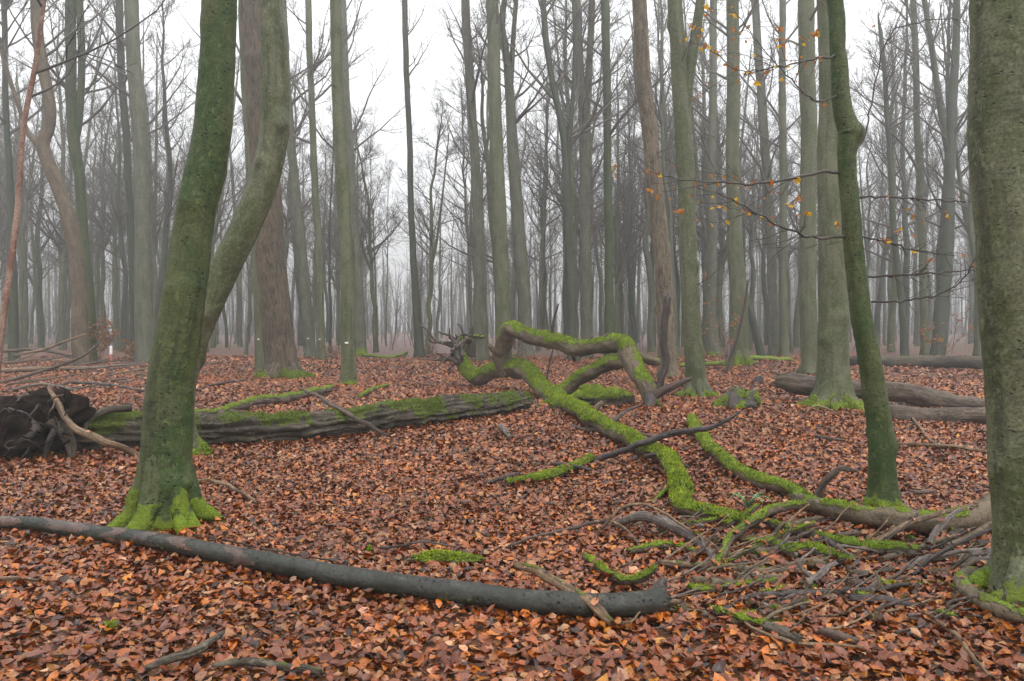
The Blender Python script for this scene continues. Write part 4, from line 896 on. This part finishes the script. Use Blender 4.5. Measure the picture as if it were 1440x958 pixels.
TANGLE = [
 ('decayed dark log with broken end lying below the flecked log', 'log', [(1082, 738, 13), (1120, 747, 16), (1160, 756, 18), (1205, 766, 19), (1250, 774, 20), (1288, 780, 18)], 'rotten', 0.75, 0.35),
 ('short bright mossy knobbly log inside the branch tangle', 'log', [(1090, 766, 11), (1112, 775, 16), (1135, 772, 19), (1155, 777, 20), (1178, 786, 15)], 'rotten', 1.0, 0.0),
 ('weathered grey curved driftwood branch arching over the leaves', 'branch', [(862, 738, 7, 6.3), (890, 729, 13, 6.2), (918, 729, 15, 6.1), (945, 739, 16, 5.95), (970, 754, 15, 5.75), (992, 775, 13, 5.5), (1006, 796, 9, 5.25)], 'greywood', 0.0, 0),
 ('mossy crooked branch rising from the tan horizontal branch to the mossy knot', 'branch', [(1008, 796, 11, 5.25), (1017, 778, 13, 5.4), (1028, 757, 12, 5.6), (1050, 738, 12, 5.9), (1080, 722, 13, 6.2), (1108, 714, 12, 6.45), (1132, 708, 9, 6.6)], 'limb', 0.7, 0.3),
 ('tan straight branch with moss collar lying right of the hollow pole end', 'branch', [(930, 793, 9), (960, 796, 10), (1000, 798, 11), (1045, 801, 11), (1090, 805, 10), (1132, 806, 7)], 'tan', 0.45, 0.5),
 ('low mossy branch above the tan straight branch', 'branch', [(884, 776, 7), (905, 771, 10), (930, 766, 10), (955, 768, 8), (978, 776, 6)], 'limb', 0.8, 0.2),
 ('stubby mossy root piece behind the hollow pole end', 'wood piece', [(822, 784, 8), (842, 796, 13), (862, 809, 13), (880, 820, 12), (905, 812, 12, 4.75), (922, 798, 8, 4.75)], 'rotten', 0.9, 0.2),
 ('long thin dark branch along the front of the tangle', 'branch', [(1012, 868, 5), (1036, 853, 8), (1070, 841, 10), (1120, 839, 10), (1180, 838, 9), (1230, 835, 8), (1275, 828, 5)], 'dark', 0.0, 0),
 ('grey brown forked branch in the middle of the tangle', 'branch', [(1225, 838, 9), (1250, 822, 14, 5.05), (1275, 804, 17, 5.1), (1305, 788, 16, 5.3), (1335, 782, 15, 5.4), (1360, 783, 11, 5.5)], 'greywood', 0.0, 0),
 ('dark sinuous branch sweeping through the tangle', 'branch', [(1160, 757, 7, 5.7), (1190, 782, 9, 5.45), (1215, 803, 9, 5.25), (1240, 812, 9, 5.15), (1262, 804, 8, 5.1), (1290, 806, 7, 5.05), (1305, 790, 7, 5.05), (1335, 770, 6, 5.1), (1375, 752, 5, 5.15), (1410, 737, 3, 5.2)], 'dark', 0.0, 0),
 ('long tan branch leaning up on the flecked log', 'branch', [(1182, 786, 8, 5.4), (1215, 770, 9, 5.5), (1255, 748, 9, 5.6), (1295, 730, 8, 5.75), (1340, 718, 6, 5.85)], 'tan', 0.0, 0),
 ('grey branch standing up against the flecked log', 'branch', [(1304, 770, 6, 5.35), (1318, 748, 9, 5.5), (1335, 728, 8, 5.65), (1352, 716, 5, 5.75)], 'greywood', 0.0, 0),
 ('grey split log end beside the thick smooth grey beech', 'log', [(1310, 790, 10), (1350, 784, 14), (1390, 780, 15), (1430, 778, 15)], 'greywood', 0.0, 0),
 ('dark smooth log end under the grey split log', 'log', [(1340, 800, 9), (1370, 794, 12), (1410, 792, 13), (1440, 790, 12)], 'dark', 0.0, 0),
 ('pale curved stub with moss cap by the foot of the thick grey beech', 'branch', [(1385, 812, 12, 5.0), (1366, 804, 17, 4.95), (1356, 816, 19, 4.8), (1366, 838, 21), (1392, 856, 23), (1425, 868, 23), (1470, 874, 22)], 'limb', 0.6, 0.55),
 ('charred looking short branch with pointed pale tip', 'branch', [(1195, 846, 11), (1235, 848, 13), (1265, 853, 11), (1298, 858, 4)], 'dark', 0.0, 0),
 ('upright grey broken stick poking out of the leaves', 'stick', [(1219, 874, 6), (1219, 850, 10, 4.62), (1217, 832, 7, 4.66)], 'greywood', 0.0, 0),
 ('short thick log half sunk in the front leaves', 'log', [(1078, 888, 13), (1100, 898, 17), (1125, 910, 13)], 'rotten', 0.2, 0.5),
 ('rotten brown bark slab in the front leaves', 'wood piece', [(1155, 896, 9), (1180, 903, 13), (1205, 910, 8)], 'brown', 0.0, 0),
 ('thin tan forked twig in the front leaves', 'stick', [(1040, 880, 4), (1075, 902, 5), (1120, 914, 5), (1180, 918, 4), (1215, 922, 3)], 'tan', 0.0, 0),
 ('tan stick slanting down through the front leaves', 'stick', [(1298, 868, 4), (1330, 890, 6), (1352, 908, 6), (1368, 935, 6), (1392, 962, 4)], 'tan', 0.0, 0),
 ('long thin brown twig reaching the foot of the thick grey beech', 'stick', [(1285, 818, 5, 4.95), (1330, 832, 6, 4.8), (1380, 842, 6, 4.6), (1445, 848, 5, 4.45)], 'brown', 0.0, 0),
 ('purple brown bare branch raised over the end of the great limb', 'branch', [(838, 648, 8, 9.4), (868, 638, 9, 9.3), (905, 624, 9, 9.2), (945, 612, 9, 9.1), (985, 606, 8, 9.0), (1012, 598, 6, 9.0), (1040, 580, 3, 9.0)], 'dark', 0.0, 0),
 ('smooth brown branch leaning on the great limb above the purple branch', 'branch', [(806, 600, 5, 12.2), (830, 604, 8, 11.9), (870, 604, 8, 11.2), (900, 610, 7, 10.9), (922, 616, 4, 10.8)], 'brown', 0.0, 0),
 ('dark hooked twig under the purple brown branch', 'stick', [(908, 642, 6, 8.9), (928, 640, 6, 8.7), (950, 647, 6, 8.4), (968, 657, 3, 8.2)], 'dark', 0.0, 0),
 ('short mossy branch in the open leaves left of the great limb', 'branch', [(712, 678, 8), (738, 674, 8), (760, 668, 13), (785, 661, 15), (808, 654, 14), (830, 645, 11)], 'rotten', 1.0, 0.0),
 ('thin dark stick lying on the short mossy branch', 'stick', [(776, 652, 5, 8.9), (800, 655, 6, 8.7), (832, 661, 4, 8.4)], 'dark', 0.0, 0),
 ('small dark stick at the tip of the short mossy branch', 'stick', [(684, 680, 4), (706, 673, 6), (730, 667, 4)], 'dark', 0.0, 0),
 ('thin pale twig arching from the driftwood branch', 'stick', [(845, 744, 3.5, 6.1), (858, 728, 5, 6.1), (876, 713, 4.5, 6.1), (905, 709, 4, 6.05), (935, 724, 4, 5.9), (975, 748, 3.5, 5.7), (1020, 777, 3, 5.5), (1054, 800, 2.5, 5.3)], 'tan', 0.0, 0),
 ('thin pale twig hanging down from the driftwood tip', 'stick', [(858, 732, 5, 6.1), (880, 744, 4.5, 6.0), (894, 762, 4, 5.9), (904, 788, 3, 5.6)], 'tan', 0.0, 0),
 ('long low dark twig pointing to the driftwood tip', 'stick', [(712, 772, 3), (745, 758, 4.5), (790, 746, 5), (830, 736, 5, 6.3), (858, 731, 4, 6.2)], 'brown', 0.0, 0),
 ('slim pale stick behind the leaning green beech roots', 'stick', [(272, 681, 4), (300, 682, 5), (330, 695, 5), (362, 714, 4)], 'tan', 0.0, 0),
 ('thin twig in front of the leaning green beech roots', 'stick', [(248, 756, 2.5, 5.9), (290, 754, 2.5, 5.8), (380, 783, 3), (470, 797, 2.5)], 'brown', 0.0, 0),
 ('slim twig behind the moss cushion', 'stick', [(500, 772, 2.5), (545, 776, 3.5), (590, 766, 3), (640, 772, 2.5)], 'dark', 0.0, 0),
 ('thin white straw standing in the front leaves', 'stick', [(246, 923, 2.5), (252, 895, 2.5, 4.1), (253, 858, 2, 4.12)], 'tan', 0.0, 0),
 ('grey half buried branch in the left front leaves', 'branch', [(205, 952, 9), (245, 938, 13), (285, 922, 13), (312, 902, 7)], 'rotten', 0.0, 0),
 ('dark half buried branch at the very front', 'branch', [(300, 948, 6), (345, 944, 11), (400, 951, 12), (450, 960, 10)], 'rotten', 0.45, 0.5),
 ('short tan stick at the left front', 'stick', [(-12, 826, 5), (20, 826, 6), (54, 830, 4)], 'tan', 0.0, 0),
 ('small dark stick in the open leaves', 'stick', [(704, 603, 8), (712, 611, 8), (717, 619, 5)], 'greywood', 0.0, 0),
 ('thin bent stick on the leaves right of the slim dark beech', 'stick', [(1262, 627, 4), (1290, 628, 5), (1330, 632, 5), (1365, 636, 5), (1394, 642, 4)], 'tan', 0.0, 0),
 ('slim pale stick touching the thin bent stick', 'stick', [(1283, 590, 3), (1292, 603, 4), (1303, 618, 4), (1318, 630, 3)], 'tan', 0.0, 0),
 ('short brown stick left of the slim dark beech', 'stick', [(1146, 615, 3), (1165, 618, 5), (1188, 622, 3)], 'brown', 0.0, 0),
 ('small forked brown stick behind the flecked log', 'stick', [(1278, 693, 4), (1292, 696, 6), (1316, 694, 4)], 'brown', 0.0, 0),
 ('pale arched twig over the green root flares', 'stick', [(1130, 585, 2.5, 14.6), (1142, 573, 3, 14.6), (1156, 572, 3, 14.6), (1184, 586, 2.5, 14.6)], 'tan', 0.0, 0),
 ('thin branch lying left of the furrowed oak', 'branch', [(268, 553, 2.5), (310, 544, 3.5), (355, 534, 3)], 'dark', 0.0, 0),
 ('green tinged branch piece in the open middle leaves', 'branch', [(505, 562, 5), (518, 553, 7), (528, 545, 5), (545, 541, 4)], 'limb', 0.7, 0.2),
]
NM = {'log': 'fallen_log', 'branch': 'fallen_branch', 'stick': 'stick', 'wood piece': 'wood_piece'}
for k, (lab, cat, pts, mat, mo, th) in enumerate(TANGLE):
    big = max(p[2] for p in pts)
    lying(NM[cat], lab, cat, pts, mat, moss=mo, th=th, seed=70 + k, lump=0.13, ridge=0.05 if mat in ('rotten', 'greywood') else 0.0, seg=16 if big > 9 else 8,
          step=0.02 if big > 7 else 0.03, dens=12000, ln=(0.008, 0.02), sink=0.15 if cat != 'stick' else -0.2)
r = np.random.default_rng(91)
for k in range(110):      # loose twigs in and around the tangle
    px, py = r.uniform(870, 1400), r.uniform(735, 905); a = r.uniform(-0.9, 0.9); L = r.uniform(35, 120); dd = dground(py); up = r.uniform(0, 40)
    w = r.uniform(2.6, 5.0); pts = [(px, py, w)] + [(px + math.cos(a) * L * t + r.normal(0, 2), py + math.sin(a) * L * 0.35 * t - up * t, w * (1 - 0.5 * t), dd * (1 + 0.03 * t)) for t in (0.35, 0.7, 1.0)]
    tm_ = ['brown', 'tan', 'greywood', 'tan', 'dark'][k % 5]
    lying('loose_twig', '%s loose %s twig in the branch tangle by the thick grey beech' % ('raised' if up > 18 else 'flat lying', dict(brown='brown', tan='tan', greywood='grey', dark='dark')[tm_]), 'twig', pts, tm_, 'loose twigs of the branch tangle', seed=200 + k, seg=6, step=0.03)

for k in range(66):      # short broken pieces of dead branch
    px, py = r.uniform(930, 1400), r.uniform(735, 880); a = r.uniform(-0.7, 0.7); L = r.uniform(35, 125); dd = dground(py); w = r.uniform(5.5, 14); up = r.uniform(0, 24)
    pts = [(px, py, w)] + [(px + math.cos(a) * L * t + r.normal(0, 1.5), py + math.sin(a) * L * 0.4 * t - up * t, w * (1 - 0.45 * t), dd * (1 + 0.02 * t)) for t in (0.3, 0.65, 1.0)]
    tm_ = ['rotten', 'limb', 'greywood', 'limb', 'brown'][k % 5]
    lying('broken_branch', 'short %s%s piece of broken branch in the tangle by the thick grey beech' % ('mossy ' if k % 3 == 0 else 'forked ' if k % 2 else '', dict(rotten='rotten', dark='dark', greywood='grey', limb='barked', brown='brown')[tm_]), 'branch', pts, tm_, 'broken branch pieces of the tangle', seed=300 + k, seg=10, step=0.02, lump=0.18, ridge=0.05, moss=0.8 if k % 3 == 0 else 0.0, th=0.2, dens=12000, ln=(0.008, 0.018), arms=[dict(pts=[(*pts[1][:2], w * 0.6, pts[1][3]), (pts[1][0] + r.uniform(-25, 40), pts[1][1] - r.uniform(4, 26), w * 0.4, pts[1][3]), (pts[1][0] + r.uniform(-30, 70), pts[1][1] - r.uniform(10, 46), w * 0.2, pts[1][3] * 1.01)], moss=0.0, seg=6)] if k % 2 else ())

# logs on the right behind the stout beech, the stump and the far logs
lying('fallen_log', 'weathered log with a ragged splintered end passing behind the stout grey beech', 'log',
      [(1094, 535, 20, 17.6), (1112, 538, 27, 17.4), (1150, 545, 28, 17.0), (1200, 549, 26, 16.7), (1260, 552, 28, 16.4), (1310, 558, 28, 16.0), (1350, 566, 24, 15.6), (1390, 572, 20, 15.3)], 'brown_log', ridge=0.09, lump=0.12, seed=51, seg=40, step=0.08)
lying('fallen_log', 'smooth brown log lying just in front of the weathered splintered log', 'log',
      [(1242, 575, 20), (1280, 578, 25), (1320, 580, 26), (1360, 583, 26), (1400, 587, 25), (1440, 590, 24)], 'brown_log', ridge=0.03, lump=0.1, seed=52, seg=28, step=0.08)
lying('fallen_log', 'long dark log far back beyond the two weathered logs', 'log', [(1190, 509, 14), (1240, 512, 16), (1320, 513, 17), (1400, 515, 17), (1450, 516, 17)], 'rotten', moss=0.4, th=0.5, seed=53, step=0.15, tufts=False)
lying('fallen_branch', 'thin green mossy branch on the ground by the broad pale beech', 'branch', [(955, 513, 5), (1010, 512, 6), (1060, 509, 7), (1112, 506, 6)], 'limb', moss=1.0, th=-0.5, seed=54, step=0.2, tufts=False)
lying('fallen_branch', 'thin mossy pole lying between the slim beeches in the distance', 'branch', [(510, 499, 4), (550, 500, 5), (572, 498, 4)], 'limb', moss=1.0, th=-0.5, seed=55, step=0.2, tufts=False)

def stump(name, label, px, py, w, h, seed, moss=1.0):
    d = dground(py); c = pt(px, py, d); c[2] = float(gz(c[0], c[1])); r_ = w / 2 * d / F; hh = h * d / F
    P = np.array([c + [0, 0, -0.1], c + [0, 0, hh * 0.4], c + [0.03, 0, hh * 0.8], c + [0.04, 0, hh]])
    dd = tube(P, [r_ * 0.85, r_ * 0.8, r_ * 0.72, r_ * 0.62], 36, hh / 8, 0.14, 0.07, seed, flare=0.5, flare_h=0.12, broken=(False, True), jagk=0.5, rough=0.26, knobs=1.0, moss=top_moss(0.0, moss, seed, 3, -0.05, 0.5))
    rt = empty(name, c, label, 'stump'); obj('stem', tube_mesh('stem', dd, c), M['dark'], rt)
    moss_tufts('moss', dd, c, M['moss'], rt, 5000, (0.015, 0.04), seed=seed)
stump('tree_stump', 'low dark mossy stump in the leaves left of the stout grey beech', 1041, 575, 52, 22, 61)
stump('tree_stump', 'tiny dark pointed stump behind the low mossy stump', 1067, 543, 12, 11, 62, 0.2)
def mound(name, label, cat, c, rad, seed, mat, moss, dens=6000, ln=(0.012, 0.03)):
    bd = blob(c, rad, seed, 0.32, 48); bd['moss'] = np.clip((bd['N'][:, 2] - 0.0) * 1.2 + 0.5, 0, 1) * moss
    rt = empty(name, (c[0], c[1], 0), label, cat); o3 = np.array([c[0], c[1], 0]); obj('body', tube_mesh('body', bd, o3), M[mat], rt)
    moss_tufts('moss', bd, o3, M['moss'], rt, dens, ln, seed=seed, th=0.5)
    return rt
d_ = 15.8; c = pt(840, 548, d_); mound('rotten_root', 'mossy decayed root lump behind the crossing of the great limb', 'root', (c[0], d_, 0.15), (0.48, 0.25, 0.24), 5, 'rotten', 0.8)
d_ = 5.35; c = pt(626, 788, d_); mound('moss_cushion', 'long bright green moss cushion in the leaves behind the dark pole', 'moss', (c[0], d_, 0.012), (0.25, 0.05, 0.042), 8, 'rotten', 1.0, 22000, (0.01, 0.022))
for (px, py, w, lab) in ((520, 777, 10, 'tiny moss tuft left of the long moss cushion'), (1142, 829, 14, 'tiny moss tuft among the sticks of the tangle'), (158, 886, 14, 'pale moss tuft in the left front leaves')):
    d_ = dground(py); c = pt(px, py, d_); mound('moss_tuft', lab, 'moss', (c[0], d_, 0.01), (w / 2 * d_ / F, 0.03, 0.03), px, 'rotten', 1.0, 20000, (0.008, 0.018))

tp = np.vstack([x for x in tops if len(x)])
tp = tp[np.random.default_rng(8).choice(len(tp), 420, replace=False)] + [0, 0, 0.006]
sd_ = np.vstack([x for x in sides if len(x)]); sd_ = sd_[np.random.default_rng(18).choice(len(sd_), 2600, replace=False)]
sd_[:, 2] = gz(sd_[:, 0], sd_[:, 1]) + np.random.default_rng(19).uniform(0.012, 0.045, len(sd_))
V, T, C = leaves(np.random.default_rng(9), np.vstack([tp, sd_]), 0.06, LEAF_HI, 0.42)
ct = obj('leaf_drift', mesh_np('leaf_drift', V, [T], dict(col=C)), M['leaf'], floor); ct['kind'] = 'stuff'

# fern by the mossy branch
c = pt(1052, 712, dground(712)); c[2] = 0.0
e = empty('fern', c, 'small pale green fern in the leaves below the mossy branch', 'fern')
r = np.random.default_rng(5)
for k in range(9):
    az = r.uniform(0, 6.28); L = r.uniform(0.14, 0.22); h = np.array([math.cos(az), math.sin(az), 0]); sd = np.array([-h[1], h[0], 0]); V, T = [], []
    for j in range(11):          # one toothed frond: a midrib strip with leaflets on both sides
        t = j / 10; p = h * L * t + np.array([0, 0, 0.11 * math.sin(t * 2.4)]); w = 0.036 * (1 - t * 0.8)
        V += [p - sd * 0.002, p + sd * 0.002, p - sd * w + h * 0.010, p + sd * w + h * 0.010]
        if j: i = 4 * j; T += [[i - 4, i - 3, i + 1], [i - 4, i + 1, i], [i - 4, i, i - 2], [i - 3, i - 1, i + 1]]
    obj('frond', mesh_np('frond', np.array(V), [np.array(T)], smooth=False), M['fern'], e)

# pile of old branches at the left behind the root plate
r = np.random.default_rng(77)
BR = [([(-20, 527, 6), (40, 524, 7), (110, 520, 6), (180, 514, 4)], 'tan'), ([(0, 540, 4), (50, 524, 5, 23), (110, 505, 4, 23), (140, 482, 2.5, 23.2)], 'brown'),
      ([(60, 548, 3), (100, 540, 4), (150, 542, 4), (205, 550, 3)], 'dark'), ([(-10, 512, 5), (60, 505, 4), (130, 508, 4), (170, 512, 3)], 'tan'), ([(90, 522, 3), (150, 516, 4), (215, 505, 4)], 'brown'),
      ([(20, 500, 3, 28), (70, 488, 4, 28), (120, 470, 2.5, 28)], 'tan'), ([(10, 550, 3), (60, 542, 4), (110, 548, 3)], 'greywood'), ([(-15, 495, 4, 30), (50, 492, 4, 30), (100, 500, 3, 30)], 'brown')]
LB = ['long tan branch low in the old branch pile behind the root plate', 'brown branch slanting up out of the old branch pile', 'dark branch lying in front of the old branch pile', 'tan branch on top of the old branch pile', 'brown branch at the end of the old branch pile',
      'thin tan branch pointing up behind the old branch pile', 'grey branch between root plate and branch pile', 'brown branch at the back of the old branch pile']
for k, (p, m) in enumerate(BR): lying('fallen_branch', LB[k], 'branch', p, m, seed=140 + k, seg=8, step=0.08, lump=0.15)

for k in range(34):
    px, py = r.uniform(-20, 235), r.uniform(502, 548); a = r.uniform(-0.5, 0.5); L = r.uniform(40, 110); dd = dground(py); up = r.uniform(0, 16); w = r.uniform(1.8, 3.4)
    m = ['tan', 'brown', 'greywood', 'dark'][k % 4]
    lying('loose_twig', 'thin %s twig in the old branch pile behind the root plate' % dict(brown='brown', tan='tan', greywood='grey', dark='dark')[m], 'twig',
          [(px, py, w), (px + L * 0.5 * math.cos(a), py + L * 0.12 * math.sin(a) - up * 0.5, w * 0.8, dd), (px + L * math.cos(a), py + L * 0.25 * math.sin(a) - up, w * 0.5, dd * 1.01)], m, 'twigs of the old branch pile', seed=700 + k, seg=5, step=0.12)

# ------------------------------------------------------------------ twigs and orange leaves on the slim dark beech
ORANGE = np.array([[0.62, 0.22, 0.015], [0.70, 0.32, 0.02], [0.52, 0.17, 0.03], [0.75, 0.45, 0.03], [0.55, 0.26, 0.10]])
def leaf_meshes(sz):
    out = []
    for k in range(10):
        V, T, C = leaves(rng, np.zeros((1, 3)), sz, LEAF_HI, 0.05, ORANGE[[k % 5]] * rng.uniform(0.85, 1.15))
        V[:, 1] += sz * 0.5
        me = mesh_np('leaf', V, [T], dict(col=C)); me.materials.append(M['leaf_dry']); out.append(me)
    return out
ol = leaf_meshes(0.058)
TW = [[(1180, 243, 5, 7.0), (1150, 243, 4.5, 6.9), (1110, 252, 4, 6.75), (1060, 259, 3.2, 6.6), (1010, 257, 2.4, 6.5), (960, 252, 1.6, 6.4), (905, 240, 1, 6.3)],
      [(1192, 333, 5, 7.0), (1150, 334, 4.2, 6.8), (1110, 325, 3.2, 6.6), (1065, 300, 2.4, 6.5), (1015, 275, 1.6, 6.4), (975, 262, 1, 6.4)],
      [(1200, 278, 3.4, 7.0), (1240, 276, 2.8, 6.9), (1300, 281, 2.4, 6.8), (1365, 284, 1.6, 6.7)],
      [(1205, 330, 3, 7.0), (1240, 340, 2.4, 6.9), (1290, 352, 2, 6.8), (1340, 360, 1.2, 6.7)],
      [(1212, 390, 3.4, 7.0), (1250, 388, 3, 6.9), (1310, 384, 2.4, 6.7), (1370, 380, 1.8, 6.6)],
      [(1180, 78, 3.4, 7.0), (1140, 84, 2.8, 6.8), (1090, 95, 2, 6.7), (1040, 98, 1.4, 6.6), (985, 60, 1, 6.5)],
      [(1184, 130, 3, 7.0), (1150, 142, 2.4, 6.8), (1120, 120, 2, 6.7), (1075, 70, 1.3, 6.6), (1030, 12, 1, 6.5)],
      [(1190, 205, 2.8, 7.0), (1215, 195, 2.6, 7.1), (1245, 60, 2, 7.2), (1300, 30, 1.4, 7.2), (1350, 25, 1, 7.2)],
      [(1225, 425, 3, 7.1), (1290, 420, 2.6, 6.9), (1345, 402, 2, 6.8), (1372, 360, 1.4, 6.7)]]
LEAVES = [(862, 230), (856, 236), (868, 258), (864, 228), (908, 240), (915, 238), (925, 240), (952, 237), (930, 252), (928, 272), (950, 282), (955, 262), (1061, 237), (1040, 268), (1045, 268), (1070, 268), (1082, 275), (1100, 266), (1108, 286), (1130, 265), (1140, 282), (1152, 270), (1142, 278), (1120, 287),
          (1025, 258), (1018, 250), (992, 250), (1000, 262), (1140, 212), (1209, 296), (1221, 248), (1252, 306), (1241, 313), (1262, 312), (1275, 308), (1300, 310), (1322, 304), (1248, 346), (1290, 352), (1367, 372), (1200, 316), (1225, 300),
          (1166, 58), (1121, 78), (1117, 80), (1108, 46), (1126, 8), (1031, 82), (1065, 74), (1016, 32), (998, 15), (970, 140), (1030, 92), (1048, 98), (1085, 102), (1112, 72), (1002, 85), (985, 88), (1000, 2), (1140, 62), (1155, 70), (1145, 64), (1205, 5), (1310, 12)]
allP, owner = [], []
for k, p in enumerate(TW):
    P, R = gpath(p); n = 26; C = catmull(np.hstack([P, R[:, None]]), n); C[:, :3] += rng.normal(0, 0.006, (n, 3)); C[0, :3] = P[0]
    b_ = obj('branch', tube_mesh('branch', tube(C[:, :3], C[:, 3], 7, 0.03, 0.1, seed=k), t22base), M['twig_near'], t22)
    a_, e_ = C[None, :, :3], C[None, :, 3]
    s2 = offspring(rng, a_, e_, 16, 0.2, (0.4, 0.95), 0.3, 0.004); c_, f_ = grow(rng, *s2[:3], s2[3], np.full(len(s2[3]), 0.0018), 6, 0.05, 0.14)
    s3 = offspring(rng, c_, f_, 2, 0.3, (0.4, 0.9), 0.45, 0.0025); g_, h_ = grow(rng, *s3[:3], s3[3], np.full(len(s3[3]), 0.0014), 4, 0.0, 0.14)
    v1, q1, k1 = batch_tube(c_, f_, 3); v2, q2, k2 = batch_tube(g_, h_, 3)
    tw_ = obj('twig_spray', mesh_np('twig_spray', np.vstack([v1, v2]) - t22base, [np.vstack([q1, q2 + len(v1)])], dict(bk=np.vstack([k1, k2]))), M['twig_near'], b_); tw_['kind'] = 'stuff'
    owner += [b_] * (c_.shape[0] * c_.shape[1] + g_.shape[0] * g_.shape[1] + len(C) - 8)
    allP.append(np.vstack([c_.reshape(-1, 3), g_.reshape(-1, 3), C[8:, :3]]))
allP = np.vstack(allP)
apx = CX + allP[:, 0] / allP[:, 1] * F; apy = YH + (CAMH - allP[:, 2]) / allP[:, 1] * F
LEAVES += [(random.uniform(960, 1180), random.uniform(0, 130)) for _ in range(85)] + [(random.uniform(900, 1180), random.uniform(235, 320)) for _ in range(70)] + [(random.uniform(1205, 1370), random.uniform(270, 390)) for _ in range(22)]
for k, (px, py) in enumerate(LEAVES):      # each leaf hangs from the nearest twig
    i = int(np.argmin((apx - px) ** 2 + (apy - py) ** 2 + rng.random(len(apx)) * 60))
    o = obj('leaf', ol[k % 10], None, owner[i], allP[i] - t22base)
    o.rotation_euler = (random.uniform(-1.3, 0.2), random.gauss(0, 0.6), random.uniform(0, 6.28)); s = random.uniform(0.7, 1.15); o.scale = (s, s, s)

# young beeches that keep their dry leaves
def sapling(label, px, py, hpx, wpx, n, seed, d=None, lf=0.085):
    r = np.random.default_rng(seed); d = d or dground(py); c = pt(px, py, d); c[2] = float(gz(c[0], c[1])); h = hpx * d / F; w = wpx * d / F
    e = empty('beech_sapling', c, label, 'sapling')
    m = 5; SP, SR = grow(r, np.repeat(c[None], m, 0) + r.normal(0, 0.05, (m, 3)) * [1, 1, 0], np.stack([r.normal(0, .35, m), r.normal(0, .35, m), np.ones(m)], 1), h * r.uniform(0.6, 1.0, m), np.full(m, 0.014), np.full(m, 0.004), 7, 0.1, 0.1)
    s1 = offspring(r, SP, SR, 9, 0.25, (0.7, 1.3), 0.45 * w / h, 0.006); BP, BRr = grow(r, *s1[:3], s1[3], np.full(len(s1[3]), 0.003), 5, 0.0, 0.12)
    v1, q1, k1 = batch_tube(SP, SR, 5); v2, q2, k2 = batch_tube(BP, BRr, 3)
    obj('stem', mesh_np('stem', np.vstack([v1, v2]) - c, [np.vstack([q1, q2 + len(v1)])], dict(bk=np.vstack([k1, k2]))), M['twig_near'], e)
    p = BP[:, 1:].reshape(-1, 3); p = p[r.integers(0, len(p), n)] + r.normal(0, 0.04, (n, 3))
    cols = np.array([[0.42, 0.17, 0.05], [0.36, 0.20, 0.10], [0.50, 0.27, 0.09], [0.30, 0.12, 0.05]])[r.integers(0, 4, n)] * r.uniform(0.8, 1.2, (n, 1))
    V, T, C = leaves(r, p, lf, LEAF_LO, 0.8, cols)
    o = obj('foliage', mesh_np('foliage', V - c, [T], dict(col=C)), M['leaf_dry'], e); o['kind'] = 'stuff'
sapling('young beech with dry orange leaves in front of the crooked tree', 140, 508, 62, 105, 900, 1, None, 0.12)
sapling('low leafy sapling with pale dry leaves right of the orange young beech', 192, 508, 34, 60, 320, 2, None, 0.11)
sapling('sapling holding a spray of pale orange leaves in front of the broad pale beech', 1022, 520, 165, 40, 260, 3, 29, 0.1)
sapling('sapling with tan leaves at the foot of the dark forked beech', 1325, 508, 70, 50, 300, 4, 37, 0.11)
sapling('small dry-leaved sapling behind the great mossy limb', 735, 508, 40, 30, 120, 5, 36)
sapling('low sapling with ochre leaves at the foot of the twin slender beeches', 465, 505, 26, 46, 130, 6, 38)
sapling('low ochre leaved sapling in the gap under the open sky', 610, 502, 22, 50, 130, 7, 41)
sapling('thin sapling with scattered dry leaves right of the weathered logs', 1230, 505, 40, 60, 110, 8, 38)

# red and white marker post by the orange young beech
c = pt(156, 500, 33); c[2] = float(gz(c[0], c[1]))
e = empty('marker_post', c, 'small white and red marker post beside the orange young beech', 'post')
obj('post', tube_mesh('post', tube(np.array([[0, 0, -0.05], [0, 0, 0.3], [0, 0, 0.42]]), [0.055, 0.05, 0.05], 10, 0.05, 0.0), (0, 0, 0)), M['red'], e)
obj('cap', tube_mesh('cap', tube(np.array([[0, 0, 0.42], [0, 0, 0.7], [0, 0, 0.78]]), [0.06, 0.055, 0.03], 10, 0.04, 0.0), (0, 0, 0)), M['white'], e)

# ------------------------------------------------------------------ mist
hb = np.array([[sx, sy, sz] for sx in (-262, 262) for sy in (-72, 262) for sz in (-1.5, 31)], float)
fc = np.array([[0, 1, 3, 2], [4, 6, 7, 5], [0, 4, 5, 1], [2, 3, 7, 6], [0, 2, 6, 4], [1, 5, 7, 3]])
hm = bpy.data.materials.new('mist'); hm.use_nodes = True; nt = hm.node_tree; nt.nodes.clear()
out = nt.nodes.new('ShaderNodeOutputMaterial'); pv = nt.nodes.new('ShaderNodeVolumePrincipled')
pv.inputs['Color'].default_value = (0.95, 0.94, 0.925, 1); pv.inputs['Density'].default_value = 0.0038; pv.inputs['Anisotropy'].default_value = 0.5
nt.links.new(pv.outputs[0], out.inputs['Volume'])
hz = obj('haze', mesh_np('haze', hb, [fc], smooth=False), hm)
tag(hz, 'pale winter mist hanging between the trees', 'mist', kind='stuff')
